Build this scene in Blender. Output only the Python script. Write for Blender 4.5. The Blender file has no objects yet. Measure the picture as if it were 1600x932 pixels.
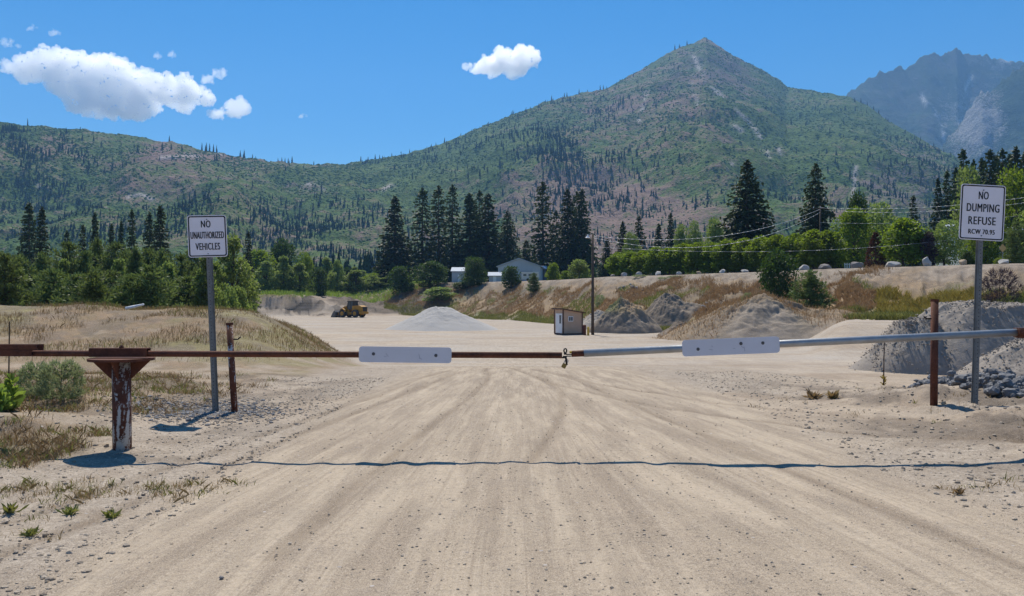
import bpy, bmesh, math, random
import numpy as np
from mathutils import Vector, Matrix

R = math.radians
SC = bpy.context.scene
COL = SC.collection

# ------------------------------------------------------------------ camera, sky, sun, exposure
F = 1244.4            # focal length in photograph pixels (28 mm on a 36 mm frame, 1600 px wide)
EYE = 1.6
HOR = 474.0           # pixel row of the horizon
cam_d = bpy.data.cameras.new('camera'); cam_d.sensor_width = 36.0; cam_d.lens = 28.0
cam_d.clip_start = 0.1; cam_d.clip_end = 40000.0
cam = bpy.data.objects.new('camera', cam_d); COL.objects.link(cam)
cam.location = (0, 0, EYE); cam.rotation_euler = (R(90) + math.atan(8.0 / F), 0, 0)
SC.camera = cam

SUN_EL, SUN_AZ = 58.0, -8.0            # elevation; azimuth from straight ahead (+Y), negative = to the left
world = bpy.data.worlds.new('World'); SC.world = world; world.use_nodes = True
wn = world.node_tree.nodes; wl = world.node_tree.links; wn.clear()
w_out = wn.new('ShaderNodeOutputWorld'); w_bg = wn.new('ShaderNodeBackground'); w_sky = wn.new('ShaderNodeTexSky')
w_sky.sky_type = 'NISHITA'; w_sky.sun_disc = False
w_sky.sun_elevation = R(SUN_EL); w_sky.sun_rotation = R(SUN_AZ)
w_sky.altitude = 300; w_sky.air_density = 1.0; w_sky.dust_density = 0.05; w_sky.ozone_density = 2.5
w_hsv = wn.new('ShaderNodeHueSaturation'); w_hsv.inputs['Saturation'].default_value = 1.5
w_bg.inputs['Strength'].default_value = 0.082
wl.new(w_sky.outputs[0], w_hsv.inputs['Color']); wl.new(w_hsv.outputs[0], w_bg.inputs['Color']); wl.new(w_bg.outputs[0], w_out.inputs['Surface'])

sun_d = bpy.data.lights.new('sun', 'SUN'); sun_d.energy = 5.0; sun_d.angle = R(0.5); sun_d.color = (1.0, 0.93, 0.80)
sun = bpy.data.objects.new('sun', sun_d); COL.objects.link(sun)
sv = Vector((math.sin(R(SUN_AZ)) * math.cos(R(SUN_EL)), math.cos(R(SUN_AZ)) * math.cos(R(SUN_EL)), math.sin(R(SUN_EL))))
sun.rotation_euler = sv.to_track_quat('Z', 'Y').to_euler(); sun.location = (0, 0, 50)

vs = SC.view_settings; vs.view_transform = 'Standard'; vs.look = 'None'; vs.exposure = 0.38; vs.gamma = 1.0; vs.use_curve_mapping = False
SC.render.engine = 'CYCLES'
cy = SC.cycles; cy.use_denoising = True; cy.max_bounces = 24; cy.diffuse_bounces = 3; cy.glossy_bounces = 2
cy.transmission_bounces = 3; cy.transparent_max_bounces = 8; cy.volume_bounces = 24; cy.caustics_reflective = False; cy.caustics_refractive = False
try: cy.denoiser = 'OPENIMAGEDENOISE'; cy.denoising_input_passes = 'RGB_ALBEDO_NORMAL'; cy.denoising_prefilter = 'ACCURATE'
except Exception: pass

# ------------------------------------------------------------------ helpers
def P(px, py, d): return Vector(((px - 800.0) / F * d, d, EYE + (HOR - py) / F * d))
def tag(o, label=None, cat=None, group=None, kind=None):
    if label: o['label'] = label
    if cat: o['category'] = cat
    if group: o['group'] = group
    if kind: o['kind'] = kind
    return o
def thing(name, label, cat, loc=(0, 0, 0), rz=0.0, group=None):
    o = bpy.data.objects.new(name, None); COL.objects.link(o); o.location = loc; o.rotation_euler = (0, 0, rz)
    o.empty_display_size = 0.2
    return tag(o, label, cat, group)
def np_mesh(name, v, f, smooth=False, mats=(), mat_idx=None, **attrs):
    v = np.asarray(v, dtype=np.float32); f = np.asarray(f, dtype=np.int32)
    me = bpy.data.meshes.new(name); k = f.shape[1]
    me.vertices.add(len(v)); me.vertices.foreach_set('co', v.ravel())
    me.loops.add(f.size); me.loops.foreach_set('vertex_index', f.ravel())
    me.polygons.add(len(f)); me.polygons.foreach_set('loop_start', np.arange(0, f.size, k, dtype=np.int32))
    me.polygons.foreach_set('loop_total', np.full(len(f), k, dtype=np.int32))
    me.polygons.foreach_set('use_smooth', np.full(len(f), smooth, dtype=bool))
    for m in mats: me.materials.append(m)
    if mat_idx is not None: me.polygons.foreach_set('material_index', np.asarray(mat_idx, dtype=np.int32))
    for ca, cb in (('m1', 'm2'),):
        if ca in attrs and np.ndim(attrs[ca]) == 2: attrs['m4'] = np.stack([attrs[ca][:, 3], attrs[cb][:, 3], 0 * attrs[ca][:, 3], 0 * attrs[ca][:, 3] + 1], 1)
    for an, av in attrs.items():
        a = me.attributes.new(an, 'FLOAT_COLOR', 'POINT')
        av = np.asarray(av, dtype=np.float32)
        if av.ndim == 1: av = np.stack([av, av, av, np.ones_like(av)], 1)
        a.data.foreach_set('color', av.ravel())
    me.update(calc_edges=True); me.validate(); return me
def link(name, me, parent=None, loc=None, rot=None):
    o = bpy.data.objects.new(name, me); COL.objects.link(o)
    if parent is not None: o.parent = parent
    if loc is not None: o.location = loc
    if rot is not None: o.rotation_euler = rot
    return o
def bm_obj(name, bm, mat, parent=None, smooth=False, bevel=0.0):
    if bevel > 0: bmesh.ops.bevel(bm, geom=[e for e in bm.edges if len(e.link_faces) == 2 and e.calc_face_angle(0) > 0.5], offset=bevel, segments=2, affect='EDGES', profile=0.6, clamp_overlap=True)
    bmesh.ops.recalc_face_normals(bm, faces=bm.faces[:])
    me = bpy.data.meshes.new(name); bm.to_mesh(me); bm.free()
    for m in (mat if isinstance(mat, (list, tuple)) else [mat]): me.materials.append(m)
    for p in me.polygons: p.use_smooth = smooth
    return link(name, me, parent)
def box(bm, c, s, rot=None, mi=0):
    M = Matrix.Translation(c) @ (rot.to_4x4() if rot is not None else Matrix()) @ Matrix.Diagonal((s[0], s[1], s[2], 1))
    r = bmesh.ops.create_cube(bm, size=1.0, matrix=M)
    for f in {f for v in r['verts'] for f in v.link_faces}: f.material_index = mi
def tube(bm, a, b, r1, r2=None, seg=16, mi=0):
    a = Vector(a); b = Vector(b); d = b - a
    M = Matrix.Translation((a + b) / 2) @ d.to_track_quat('Z', 'Y').to_matrix().to_4x4()
    r = bmesh.ops.create_cone(bm, cap_ends=True, segments=seg, radius1=r1, radius2=r1 if r2 is None else r2, depth=d.length, matrix=M)
    for f in {f for v in r['verts'] for f in v.link_faces}: f.material_index = mi
def prism(bm, pts, y0, y1, mi=0):       # outline in XZ extruded along Y
    a = [bm.verts.new((x, y0, z)) for x, z in pts]; b = [bm.verts.new((x, y1, z)) for x, z in pts]
    fs = [bm.faces.new(a), bm.faces.new(b[::-1])]
    n = len(pts)
    for i in range(n): fs.append(bm.faces.new((a[i], a[(i + 1) % n], b[(i + 1) % n], b[i])))
    for f in fs: f.material_index = mi
def round_rect(w, h, r, n=6, cx=0.0, cz=0.0):
    pts = []
    for sx, sz, a0 in ((1, 1, 0), (-1, 1, 90), (-1, -1, 180), (1, -1, 270)):
        for i in range(n + 1):
            a = R(a0 + 90 * i / n); pts.append((cx + sx * (w / 2 - r) + r * math.cos(a), cz + sz * (h / 2 - r) + r * math.sin(a)))
    return pts
def hash2(ix, iy, s):
    h = (ix.astype(np.int64) * 374761393 + iy.astype(np.int64) * 668265263 + s * 974634777) & 0x7fffffff
    h = ((h ^ (h >> 13)) * 1274126177) & 0x7fffffff
    return ((h ^ (h >> 16)) & 0xffff) / 65535.0
def vnoise(x, y, s=0):
    x = np.asarray(x, float); y = np.asarray(y, float)
    ix = np.floor(x); iy = np.floor(y); fx = x - ix; fy = y - iy
    fx = fx * fx * fx * (fx * (fx * 6 - 15) + 10); fy = fy * fy * fy * (fy * (fy * 6 - 15) + 10)
    a = hash2(ix, iy, s); b = hash2(ix + 1, iy, s); c = hash2(ix, iy + 1, s); d = hash2(ix + 1, iy + 1, s)
    return (a + (b - a) * fx) * (1 - fy) + (c + (d - c) * fx) * fy
def fbm(x, y, o=4, s=0, g=0.5):
    t = 0; a = 1.0; n = 0
    for i in range(o):
        t = t + a * vnoise(x, y, s + i * 17); n += a; a *= g
        x = np.asarray(x) * 2.03 + 11.3; y = np.asarray(y) * 2.03 - 7.7
    return t / n
def ridged(x, y, o=4, s=0):
    t = 0; a = 1.0; n = 0
    for i in range(o):
        t = t + a * (1 - np.abs(vnoise(x, y, s + i * 13) * 2 - 1)); n += a; a *= 0.5
        x = np.asarray(x) * 2.1 + 3.1; y = np.asarray(y) * 2.1 + 9.2
    return t / n
def sm(x): x = np.clip(x, 0, 1); return x * x * (3 - 2 * x)
def lerp(a, b, t): return a + (b - a) * t

# ------------------------------------------------------------------ materials
class N:
    def __init__(s, name):
        s.m = bpy.data.materials.new(name); s.m.use_nodes = True; s.t = s.m.node_tree; s.n = s.t.nodes; s.n.clear()
        s.out = s.n.new('ShaderNodeOutputMaterial')
    def add(s, t, **k):
        x = s.n.new('ShaderNode' + t)
        for a, b in k.items(): setattr(x, a, b)
        return x
    def put(s, sock, v):
        if hasattr(v, 'is_output') or isinstance(v, bpy.types.NodeSocket): s.t.links.new(v, sock)
        elif v is not None:
            try: sock.default_value = v
            except Exception: sock.default_value = (*v, 1.0)
    def math(s, op, a, b=None, clamp=False):
        x = s.add('Math', operation=op); x.use_clamp = clamp; s.put(x.inputs[0], a)
        if b is not None: s.put(x.inputs[1], b)
        return x.outputs[0]
    def mix(s, f, a, b, mode='MIX'):
        x = s.add('MixRGB', blend_type=mode); s.put(x.inputs[0], f); s.put(x.inputs[1], a if not isinstance(a, tuple) else (*a, 1)); s.put(x.inputs[2], b if not isinstance(b, tuple) else (*b, 1))
        return x.outputs[0]
    def coord(s, kind='Object', scale=None, rot=None):
        c = s.add('TexCoord').outputs[kind]
        if scale is None: return c
        m = s.add('Mapping'); s.put(m.inputs['Vector'], c); m.inputs['Scale'].default_value = scale
        if rot: m.inputs['Rotation'].default_value = rot
        return m.outputs[0]
    def noise(s, vec, scale, detail=4, rough=0.55, dist=0.0):
        x = s.add('TexNoise'); s.put(x.inputs['Vector'], vec); x.inputs['Scale'].default_value = scale; x.inputs['Detail'].default_value = detail
        x.inputs['Roughness'].default_value = rough; x.inputs['Distortion'].default_value = dist
        return x.outputs[0]
    def vor(s, vec, scale, feature='F1', out='Distance', rnd=1.0):
        x = s.add('TexVoronoi', feature=feature); s.put(x.inputs['Vector'], vec); x.inputs['Scale'].default_value = scale; x.inputs['Randomness'].default_value = rnd
        return x.outputs[out]
    def ramp(s, f, a, b, clamp=True):
        x = s.add('MapRange'); x.clamp = clamp; s.put(x.inputs[0], f); x.inputs[1].default_value = a; x.inputs[2].default_value = b
        return x.outputs[0]
    def attr(s, name):
        x = s.add('Attribute', attribute_name=name); sp = s.add('SeparateColor'); s.put(sp.inputs[0], x.outputs['Color'])
        return sp.outputs[0], sp.outputs[1], sp.outputs[2], x.outputs['Alpha']
    def bump(s, h, strength, dist, normal=None):
        x = s.add('Bump'); x.inputs['Strength'].default_value = strength; x.inputs['Distance'].default_value = dist; s.put(x.inputs['Height'], h)
        if normal is not None: s.put(x.inputs['Normal'], normal)
        return x.outputs[0]
    def bsdf(s, color, rough=0.8, metal=0.0, normal=None, spec=0.3):
        x = s.add('BsdfPrincipled'); s.put(x.inputs['Base Color'], color if not isinstance(color, tuple) else (*color, 1)); s.put(x.inputs['Roughness'], rough)
        s.put(x.inputs['Metallic'], metal); x.inputs['Specular IOR Level'].default_value = spec
        if normal is not None: s.put(x.inputs['Normal'], normal)
        return x.outputs[0]
    def done(s, sh): s.t.links.new(sh, s.out.inputs['Surface']); return s.m

def plain(name, c, rough=0.7, metal=0.0, var=0.15, scale=6.0, bump=0.0, spec=0.3):
    n = N(name); v = n.coord(); f = n.noise(v, scale, 5, 0.6)
    col = n.mix(n.ramp(f, 0.3, 0.7), tuple(x * (1 - var) for x in c), tuple(min(1, x * (1 + var)) for x in c))
    nm = n.bump(n.noise(v, scale * 6, 3), bump, 0.02) if bump else None
    return n.done(n.bsdf(col, rough, metal, nm, spec))

def m_ground():
    n = N('ground_soil'); v = n.coord()
    road, grass, gravel, _ = n.attr('m1'); white, orange, track, _ = n.attr('m2'); dirt, green, _, _ = n.attr('m4')
    big = n.noise(v, 0.35, 5, 0.6); mid = n.noise(v, 2.2, 5, 0.65); fine = n.noise(v, 22, 4, 0.7); grit = n.noise(v, 120, 3, 0.7)
    base = n.mix(n.ramp(big, 0.38, 0.62), (0.29, 0.225, 0.165), (0.43, 0.35, 0.265)); base = n.mix(n.math('MULTIPLY', n.ramp(n.noise(v, 1.1, 6, 0.75, 0.3), 0.48, 0.64), 0.6), base, (0.225, 0.17, 0.125)); base = n.mix(n.math('MULTIPLY', n.ramp(n.noise(n.coord(scale=(0.05, 0.30, 1)), 1.0, 5, 0.7, 0.4), 0.48, 0.62), 0.6), base, (0.46, 0.385, 0.30))
    # road: long streaks along the way of travel
    lane = n.add('Attribute', attribute_name='m3').outputs['Vector']; st = n.noise(lane, 2.3, 6, 0.68, 0.2); lm = n.add('Mapping'); n.put(lm.inputs['Vector'], lane); lm.inputs['Scale'].default_value = (4.0, 1.6, 1.0); st2 = n.noise(lm.outputs[0], 1.4, 5, 0.7, 0.3)
    rc = n.mix(n.ramp(st, 0.38, 0.60), (0.30, 0.24, 0.18), (0.42, 0.345, 0.26)); rc = n.mix(n.math('MULTIPLY', n.ramp(st2, 0.46, 0.72), 0.6), rc, (0.47, 0.38, 0.285))
    lm2 = n.add('Mapping'); n.put(lm2.inputs['Vector'], lane); lm2.inputs['Scale'].default_value = (15.0, 1.3, 1.0); st3 = n.noise(lm2.outputs[0], 1.3, 4, 0.7, 0.5); rc = n.mix(n.math('MULTIPLY', n.ramp(st3, 0.54, 0.66), 0.45), rc, (0.23, 0.18, 0.135)); rc = n.mix(n.math('MULTIPLY', n.ramp(st3, 0.44, 0.34), 0.35), rc, (0.50, 0.42, 0.33))
    rc = n.mix(n.math('MULTIPLY', n.ramp(mid, 0.52, 0.75), 0.6), rc, (0.29, 0.24, 0.19))
    c = n.mix(road, base, rc)
    cell = n.vor(v, 38, 'F1', 'Color'); sp = n.add('SeparateColor'); n.put(sp.inputs[0], cell)
    gc = n.mix(sp.outputs[0], (0.27, 0.225, 0.18), (0.45, 0.385, 0.315)); gc = n.mix(n.math('MULTIPLY', n.ramp(n.noise(v, 1.4, 6, 0.75, 0.3), 0.49, 0.64), 0.75), gc, (0.22, 0.172, 0.13))
    c = n.mix(n.math('MULTIPLY', gravel, 0.85), c, gc)
    dc = n.mix(n.ramp(n.math('ADD', n.math('MULTIPLY', mid, 0.6), n.math('MULTIPLY', big, 0.4)), 0.40, 0.60), (0.060, 0.045, 0.034), (0.20, 0.158, 0.122))
    gg = n.noise(v, 0.9, 6, 0.7); g2 = n.noise(v, 5.0, 4, 0.7)
    grc = n.mix(n.ramp(gg, 0.4, 0.62), (0.24, 0.16, 0.095), (0.17, 0.13, 0.062)); grc = n.mix(n.ramp(g2, 0.45, 0.7), grc, (0.31, 0.215, 0.125))
    grc = n.mix(green, grc, n.mix(n.ramp(g2, 0.35, 0.7), (0.09, 0.12, 0.03), (0.17, 0.19, 0.055)))
    grc = n.mix(orange, grc, n.mix(n.ramp(g2, 0.35, 0.7), (0.33, 0.21, 0.11), (0.42, 0.30, 0.165)))
    gm = n.math('MULTIPLY', grass, n.ramp(n.math('ADD', n.math('MULTIPLY', mid, 0.6), n.math('MULTIPLY', big, 0.4)), 0.30, 0.48))
    c = n.mix(gm, c, grc); c = n.mix(dirt, c, dc); c = n.mix(n.ramp(dirt, 0.80, 0.92), c, (0.028, 0.021, 0.016))  # top end of the dirt mask paints near-black shade into the cut-bank recess
    fl = n.noise(n.coord(scale=(0.045, 0.22, 1)), 1.0, 6, 0.72, 0.6); c = n.mix(n.math('MULTIPLY', white, n.ramp(fl, 0.60, 0.42)), c, (0.43, 0.395, 0.355))
    c = n.mix(n.math('MULTIPLY', track, 0.85), c, (0.17, 0.125, 0.085))
    # grain: pale and dark pebbles
    c = n.mix(n.math('MULTIPLY', n.ramp(fine, 0.50, 0.66), 0.45), c, (0.20, 0.165, 0.135))
    gv = n.math('ADD', 0.25, n.math('MULTIPLY', n.ramp(st, 0.58, 0.44), 0.65)); c = n.mix(n.math('MULTIPLY', n.ramp(grit, 0.50, 0.66), gv), c, (0.15, 0.12, 0.095)); g3 = n.noise(v, 55, 3, 0.75); c = n.mix(n.math('MULTIPLY', n.ramp(g3, 0.56, 0.66), gv), c, (0.14, 0.115, 0.09))
    c = n.mix(n.math('MULTIPLY', n.ramp(grit, 0.45, 0.32), 0.55), c, (0.60, 0.52, 0.43))
    pd = n.vor(v, 9.0); pc = n.vor(v, 9.0, 'F1', 'Color'); ps = n.add('SeparateColor'); n.put(ps.inputs[0], pc)
    peb = n.math('MULTIPLY', n.math('LESS_THAN', pd, n.math('MULTIPLY', ps.outputs[2], 0.13)), n.math('GREATER_THAN', ps.outputs[1], 0.55))
    c = n.mix(peb, c, n.mix(ps.outputs[0], (0.10, 0.085, 0.075), (0.46, 0.42, 0.39)))
    h = n.math('ADD', n.math('MULTIPLY', mid, 0.5), n.math('MULTIPLY', fine, 0.16)); h = n.math('ADD', h, n.math('MULTIPLY', grit, 0.05))
    h = n.math('ADD', h, n.math('MULTIPLY', n.math('ADD', st2, n.math('MULTIPLY', st3, -0.5)), n.math('MULTIPLY', road, 0.25))); h = n.math('ADD', h, n.math('MULTIPLY', peb, 0.06))
    h = n.math('ADD', h, n.math('MULTIPLY', n.math('MULTIPLY', sp.outputs[0], gravel), 0.10))
    h = n.math('ADD', h, n.math('MULTIPLY', n.noise(v, 7, 5, 0.7), n.math('ADD', n.math('MULTIPLY', dirt, 0.6), n.math('MULTIPLY', grass, 0.4))))
    return n.done(n.bsdf(c, 0.95, 0, n.bump(h, 0.75, 0.07), 0.15))

def m_hill(name, green_a, green_b, soil, rock, sc=1.0):
    n = N(name); v = n.coord(); a_brown, a_rock, a_gr, a_dark = n.attr('m1')
    f1 = n.noise(v, 0.035 * sc, 6, 0.68); f2 = n.noise(v, 0.008 * sc, 5, 0.6); f3 = n.vor(v, 0.16 * sc); f4 = n.noise(v, 0.30 * sc, 3, 0.7)
    g = n.mix(n.ramp(f2, 0.35, 0.65), green_a, green_b); g = n.mix(n.ramp(f3, 0.25, 0.65), n.mix(0.5, g, (0.02, 0.035, 0.015)), g)
    s = n.mix(n.ramp(f4, 0.3, 0.7), soil, tuple(x * 1.35 for x in soil))
    rr = n.mix(n.ramp(f4, 0.35, 0.7), tuple(x * 0.55 for x in rock), rock)
    k = n.math('ADD', n.math('ADD', n.math('MULTIPLY', f1, 0.40), n.math('MULTIPLY', f4, 0.25)), n.math('ADD', n.math('MULTIPLY', f2, 0.35), n.math('MULTIPLY', n.math('SUBTRACT', a_brown, 0.5), 0.34)))
    c = n.mix(n.ramp(k, 0.50, 0.60), g, s)
    k2 = n.math('ADD', n.math('ADD', n.math('MULTIPLY', f1, 0.4), n.math('MULTIPLY', f4, 0.35)), n.math('MULTIPLY', a_rock, 0.36))
    c = n.mix(n.ramp(k2, 0.50, 0.60), c, rr); c = n.mix(n.math('MULTIPLY', a_gr, 0.9), c, tuple(x * 0.30 for x in rock)); c = n.mix(n.math('MULTIPLY', a_dark if False else n.attr('m2')[0], n.ramp(f4, 0.3, 0.55)), c, tuple(x * 1.9 for x in rock))
    h = n.math('ADD', n.math('MULTIPLY', f1, 14.0), n.math('ADD', n.math('MULTIPLY', f4, 3.0), n.math('MULTIPLY', f3, -0.6)))
    return n.done(n.bsdf(c, 0.95, 0, n.bump(h, 0.8, 1.0 / sc), 0.05))

def m_leaf(name, ca, cb, trans, tw=0.35, var=0.25, ao=0.0):
    n = N(name); r, _, _, _ = n.attr('rnd'); oi = n.add('ObjectInfo')
    c = n.mix(r, ca, cb)
    hs = n.add('HueSaturation'); n.put(hs.inputs['Color'], c); n.put(hs.inputs['Value'], n.math('ADD', n.math('MULTIPLY', oi.outputs['Random'], var * 2), 1.0 - var))
    n.put(hs.inputs['Hue'], n.math('ADD', n.math('MULTIPLY', oi.outputs['Random'], 0.03), 0.485))
    b = n.bsdf(hs.outputs[0], 0.6, 0, None, 0.2)
    t = n.add('BsdfTranslucent'); n.put(t.inputs['Color'], n.mix(0.5, trans, hs.outputs[0]) if False else (*trans, 1))
    ms = n.add('MixShader'); ms.inputs[0].default_value = tw; n.t.links.new(b, ms.inputs[1]); n.t.links.new(t.outputs[0], ms.inputs[2])
    return n.done(ms.outputs[0])

def m_rust(name, paint=None, amount=0.5, metal=0.0):
    n = N(name); v = n.coord(); a = n.noise(v, 5, 6, 0.65, 0.4); b = n.noise(v, 40, 4, 0.7); s = n.noise(n.coord(scale=(1, 1, 0.28)), 9, 5, 0.65, 0.6)
    c = n.mix(n.ramp(a, 0.3, 0.7), (0.055, 0.018, 0.012), (0.15, 0.05, 0.028)); c = n.mix(n.math('MULTIPLY', n.ramp(b, 0.5, 0.8), 0.5), c, (0.25, 0.10, 0.05))
    if paint:
        m = n.ramp(n.math('ADD', n.math('MULTIPLY', s, 0.75), n.math('MULTIPLY', b, 0.25)), amount - 0.02, amount + 0.02)
        p = n.mix(n.ramp(b, 0.35, 0.75), paint, tuple(x * 0.72 for x in paint)); c = n.mix(m, c, p)
    return n.done(n.bsdf(c, 0.8, metal, n.bump(b, 0.4, 0.004), 0.3))

def m_stone(name, a, b, scale=3.0):
    n = N(name); v = n.coord(); r, _, _, _ = n.attr('rnd'); oi = n.add('ObjectInfo'); f = n.noise(v, scale, 6, 0.65); g = n.noise(v, scale * 9, 3, 0.7)
    c = n.mix(n.math('ADD', n.math('MULTIPLY', r, 0.55), n.math('MULTIPLY', f, 0.45)), a, b)
    c = n.mix(n.math('MULTIPLY', n.ramp(g, 0.5, 0.75), 0.4), c, tuple(x * 0.6 for x in a))
    return n.done(n.bsdf(c, 0.9, 0, n.bump(n.math('ADD', f, n.math('MULTIPLY', g, 0.3)), 0.6, 0.06), 0.2))

M = {}
M['ground'] = m_ground()
M['hill'] = m_hill('brushy_hillside', (0.064, 0.118, 0.032), (0.115, 0.165, 0.045), (0.180, 0.128, 0.105), (0.21, 0.19, 0.185))
M['crag'] = m_hill('rocky_mountainside', (0.018, 0.040, 0.020), (0.040, 0.068, 0.030), (0.07, 0.07, 0.07), (0.26, 0.26, 0.27), 0.5)
M['fir'] = m_leaf('fir_needles', (0.020, 0.035, 0.013), (0.060, 0.085, 0.028), (0.06, 0.09, 0.02), 0.18)
M['pine'] = m_leaf('pine_needles', (0.045, 0.072, 0.024), (0.16, 0.205, 0.072), (0.18, 0.24, 0.055), 0.28)
M['hedge'] = m_leaf('lush_leaves', (0.050, 0.085, 0.014), (0.13, 0.185, 0.026), (0.27, 0.38, 0.02), 0.36, 0.12)
M['poplar'] = m_leaf('pale_leaves', (0.085, 0.125, 0.036), (0.23, 0.28, 0.10), (0.30, 0.40, 0.08), 0.36)
M['dkleaf'] = m_leaf('dark_leaves', (0.025, 0.050, 0.014), (0.065, 0.105, 0.026), (0.10, 0.18, 0.02), 0.25)
M['redleaf'] = m_leaf('reddish_dry_needles', (0.06, 0.028, 0.018), (0.15, 0.065, 0.035), (0.14, 0.06, 0.03), 0.2)
M['purple'] = m_leaf('purple_leaves', (0.045, 0.030, 0.040), (0.11, 0.08, 0.09), (0.08, 0.05, 0.06), 0.2)
M['sage'] = m_leaf('sage_leaves', (0.16, 0.195, 0.095), (0.36, 0.40, 0.21), (0.32, 0.38, 0.17), 0.35)
M['mull'] = m_leaf('light_green_leaves', (0.17, 0.24, 0.05), (0.30, 0.38, 0.10), (0.32, 0.45, 0.06), 0.35)
M['dry'] = m_leaf('dry_grass_blades', (0.23, 0.15, 0.07), (0.42, 0.30, 0.155), (0.32, 0.22, 0.10), 0.25)
M['grn'] = m_leaf('green_grass_blades', (0.13, 0.145, 0.035), (0.27, 0.26, 0.085), (0.27, 0.28, 0.06), 0.3)
M['orange_dry'] = m_leaf('rusty_dry_grass_blades', (0.29, 0.180, 0.085), (0.50, 0.355, 0.19), (0.38, 0.24, 0.11), 0.3)
M['goldweed'] = m_leaf('golden_weed_leaves', (0.26, 0.20, 0.04), (0.46, 0.36, 0.09), (0.36, 0.28, 0.05), 0.25)
M['bark'] = plain('bark', (0.085, 0.062, 0.045), 0.9, 0, 0.4, 8, 0.5)
M['rust'] = m_rust('rusty_steel')
M['rustpaint'] = m_rust('flaking_white_paint_on_rust', (0.56, 0.53, 0.50), 0.525)
M['rustpaint2'] = m_rust('mostly_rusted_white_paint', (0.58, 0.56, 0.55), 0.545)
M['galv'] = plain('galvanised_steel', (0.36, 0.37, 0.38), 0.5, 0.55, 0.18, 5, 0.1)
M['galvpost'] = plain('weathered_galvanised_post', (0.20, 0.205, 0.205), 0.6, 0.4, 0.2, 9, 0.1)
M['hole'] = plain('dark_hole', (0.02, 0.02, 0.02), 0.9)
M['signwhite'] = plain('white_sign_sheeting', (0.83, 0.79, 0.84), 0.5, 0, 0.03, 3, 0, 0.4)
M['signgrey'] = plain('grey_edge_of_sign', (0.55, 0.55, 0.55), 0.5, 0.3, 0.05)
M['signblack'] = plain('black_sign_ink', (0.012, 0.012, 0.016), 0.5, 0, 0.1)
M['board'] = plain('pale_reflector_sheeting', (0.60, 0.61, 0.68), 0.5, 0, 0.04, 4, 0, 0.3)
M['boltgrey'] = plain('dull_bolt_steel', (0.10, 0.10, 0.11), 0.5, 0.7, 0.2)
M['brass'] = plain('tarnished_brass', (0.22, 0.16, 0.06), 0.45, 0.8, 0.2, 30)
M['darksteel'] = plain('dark_oily_steel', (0.03, 0.026, 0.026), 0.55, 0.5, 0.3, 20)
M['yellow'] = plain('yellow_paint', (0.55, 0.36, 0.05), 0.6, 0, 0.15)
M['loader'] = plain('worn_yellow_machine_paint', (0.40, 0.20, 0.022), 0.55, 0, 0.15, 2)
M['loaderdk'] = plain('dark_machine_paint', (0.035, 0.033, 0.032), 0.6, 0, 0.2)
M['bucketsteel'] = plain('worn_bucket_steel', (0.14, 0.13, 0.125), 0.5, 0.5, 0.3, 2)
M['tyre'] = plain('dusty_rubber', (0.055, 0.05, 0.045), 0.9, 0, 0.3)
M['glass'] = plain('dark_window_glass', (0.04, 0.055, 0.065), 0.1, 0, 0.1, 1, 0, 0.6)
M['shed'] = plain('tan_plywood_siding', (0.55, 0.375, 0.26), 0.85, 0, 0.06, 2)
M['trim'] = plain('dark_brown_trim', (0.10, 0.055, 0.04), 0.8)
M['white'] = plain('white_paint', (0.78, 0.78, 0.78), 0.6, 0, 0.05)
M['barn'] = plain('grey_metal_siding', (0.42, 0.45, 0.50), 0.6, 0.1, 0.06, 1)
M['roofmetal'] = plain('pale_metal_roofing', (0.42, 0.46, 0.52), 0.75, 0.0, 0.06, 1)
M['roofdark'] = plain('dark_shingle_roof', (0.05, 0.047, 0.047), 0.9, 0, 0.2, 3)
M['camper'] = plain('cream_camper_panel', (0.62, 0.58, 0.55), 0.5, 0, 0.06, 2)
M['pole'] = plain('weathered_pole_wood', (0.085, 0.065, 0.05), 0.9, 0, 0.3, 4, 0.4)
M['wire'] = plain('bare_aluminium_wire', (0.55, 0.56, 0.58), 0.45, 0.4, 0.05)
M['boulder'] = m_stone('granite_boulder', (0.30, 0.28, 0.26), (0.56, 0.54, 0.51), 1.6)
M['boulderdk'] = m_stone('dark_boulder', (0.15, 0.135, 0.13), (0.33, 0.30, 0.28), 1.6)
M['bouldertan'] = m_stone('tan_boulder', (0.32, 0.24, 0.16), (0.50, 0.40, 0.29), 1.6)
M['gravelstone'] = m_stone('loose_gravel', (0.20, 0.155, 0.115), (0.60, 0.51, 0.41), 14)
M['cobble'] = m_stone('blue_grey_cobbles', (0.085, 0.085, 0.09), (0.30, 0.30, 0.31), 8)
M['quarry'] = m_stone('crushed_grey_rock', (0.21, 0.18, 0.155), (0.34, 0.30, 0.26), 5)
M['whitegravel'] = m_stone('pale_crushed_gravel', (0.33, 0.315, 0.30), (0.43, 0.41, 0.39), 6)
M['dustsoil'] = m_stone('dusty_brown_soil', (0.16, 0.13, 0.105), (0.29, 0.245, 0.20), 1.2)
M['dustsoil2'] = m_stone('dusty_grey_soil', (0.25, 0.215, 0.18), (0.38, 0.335, 0.285), 1.2)

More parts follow.
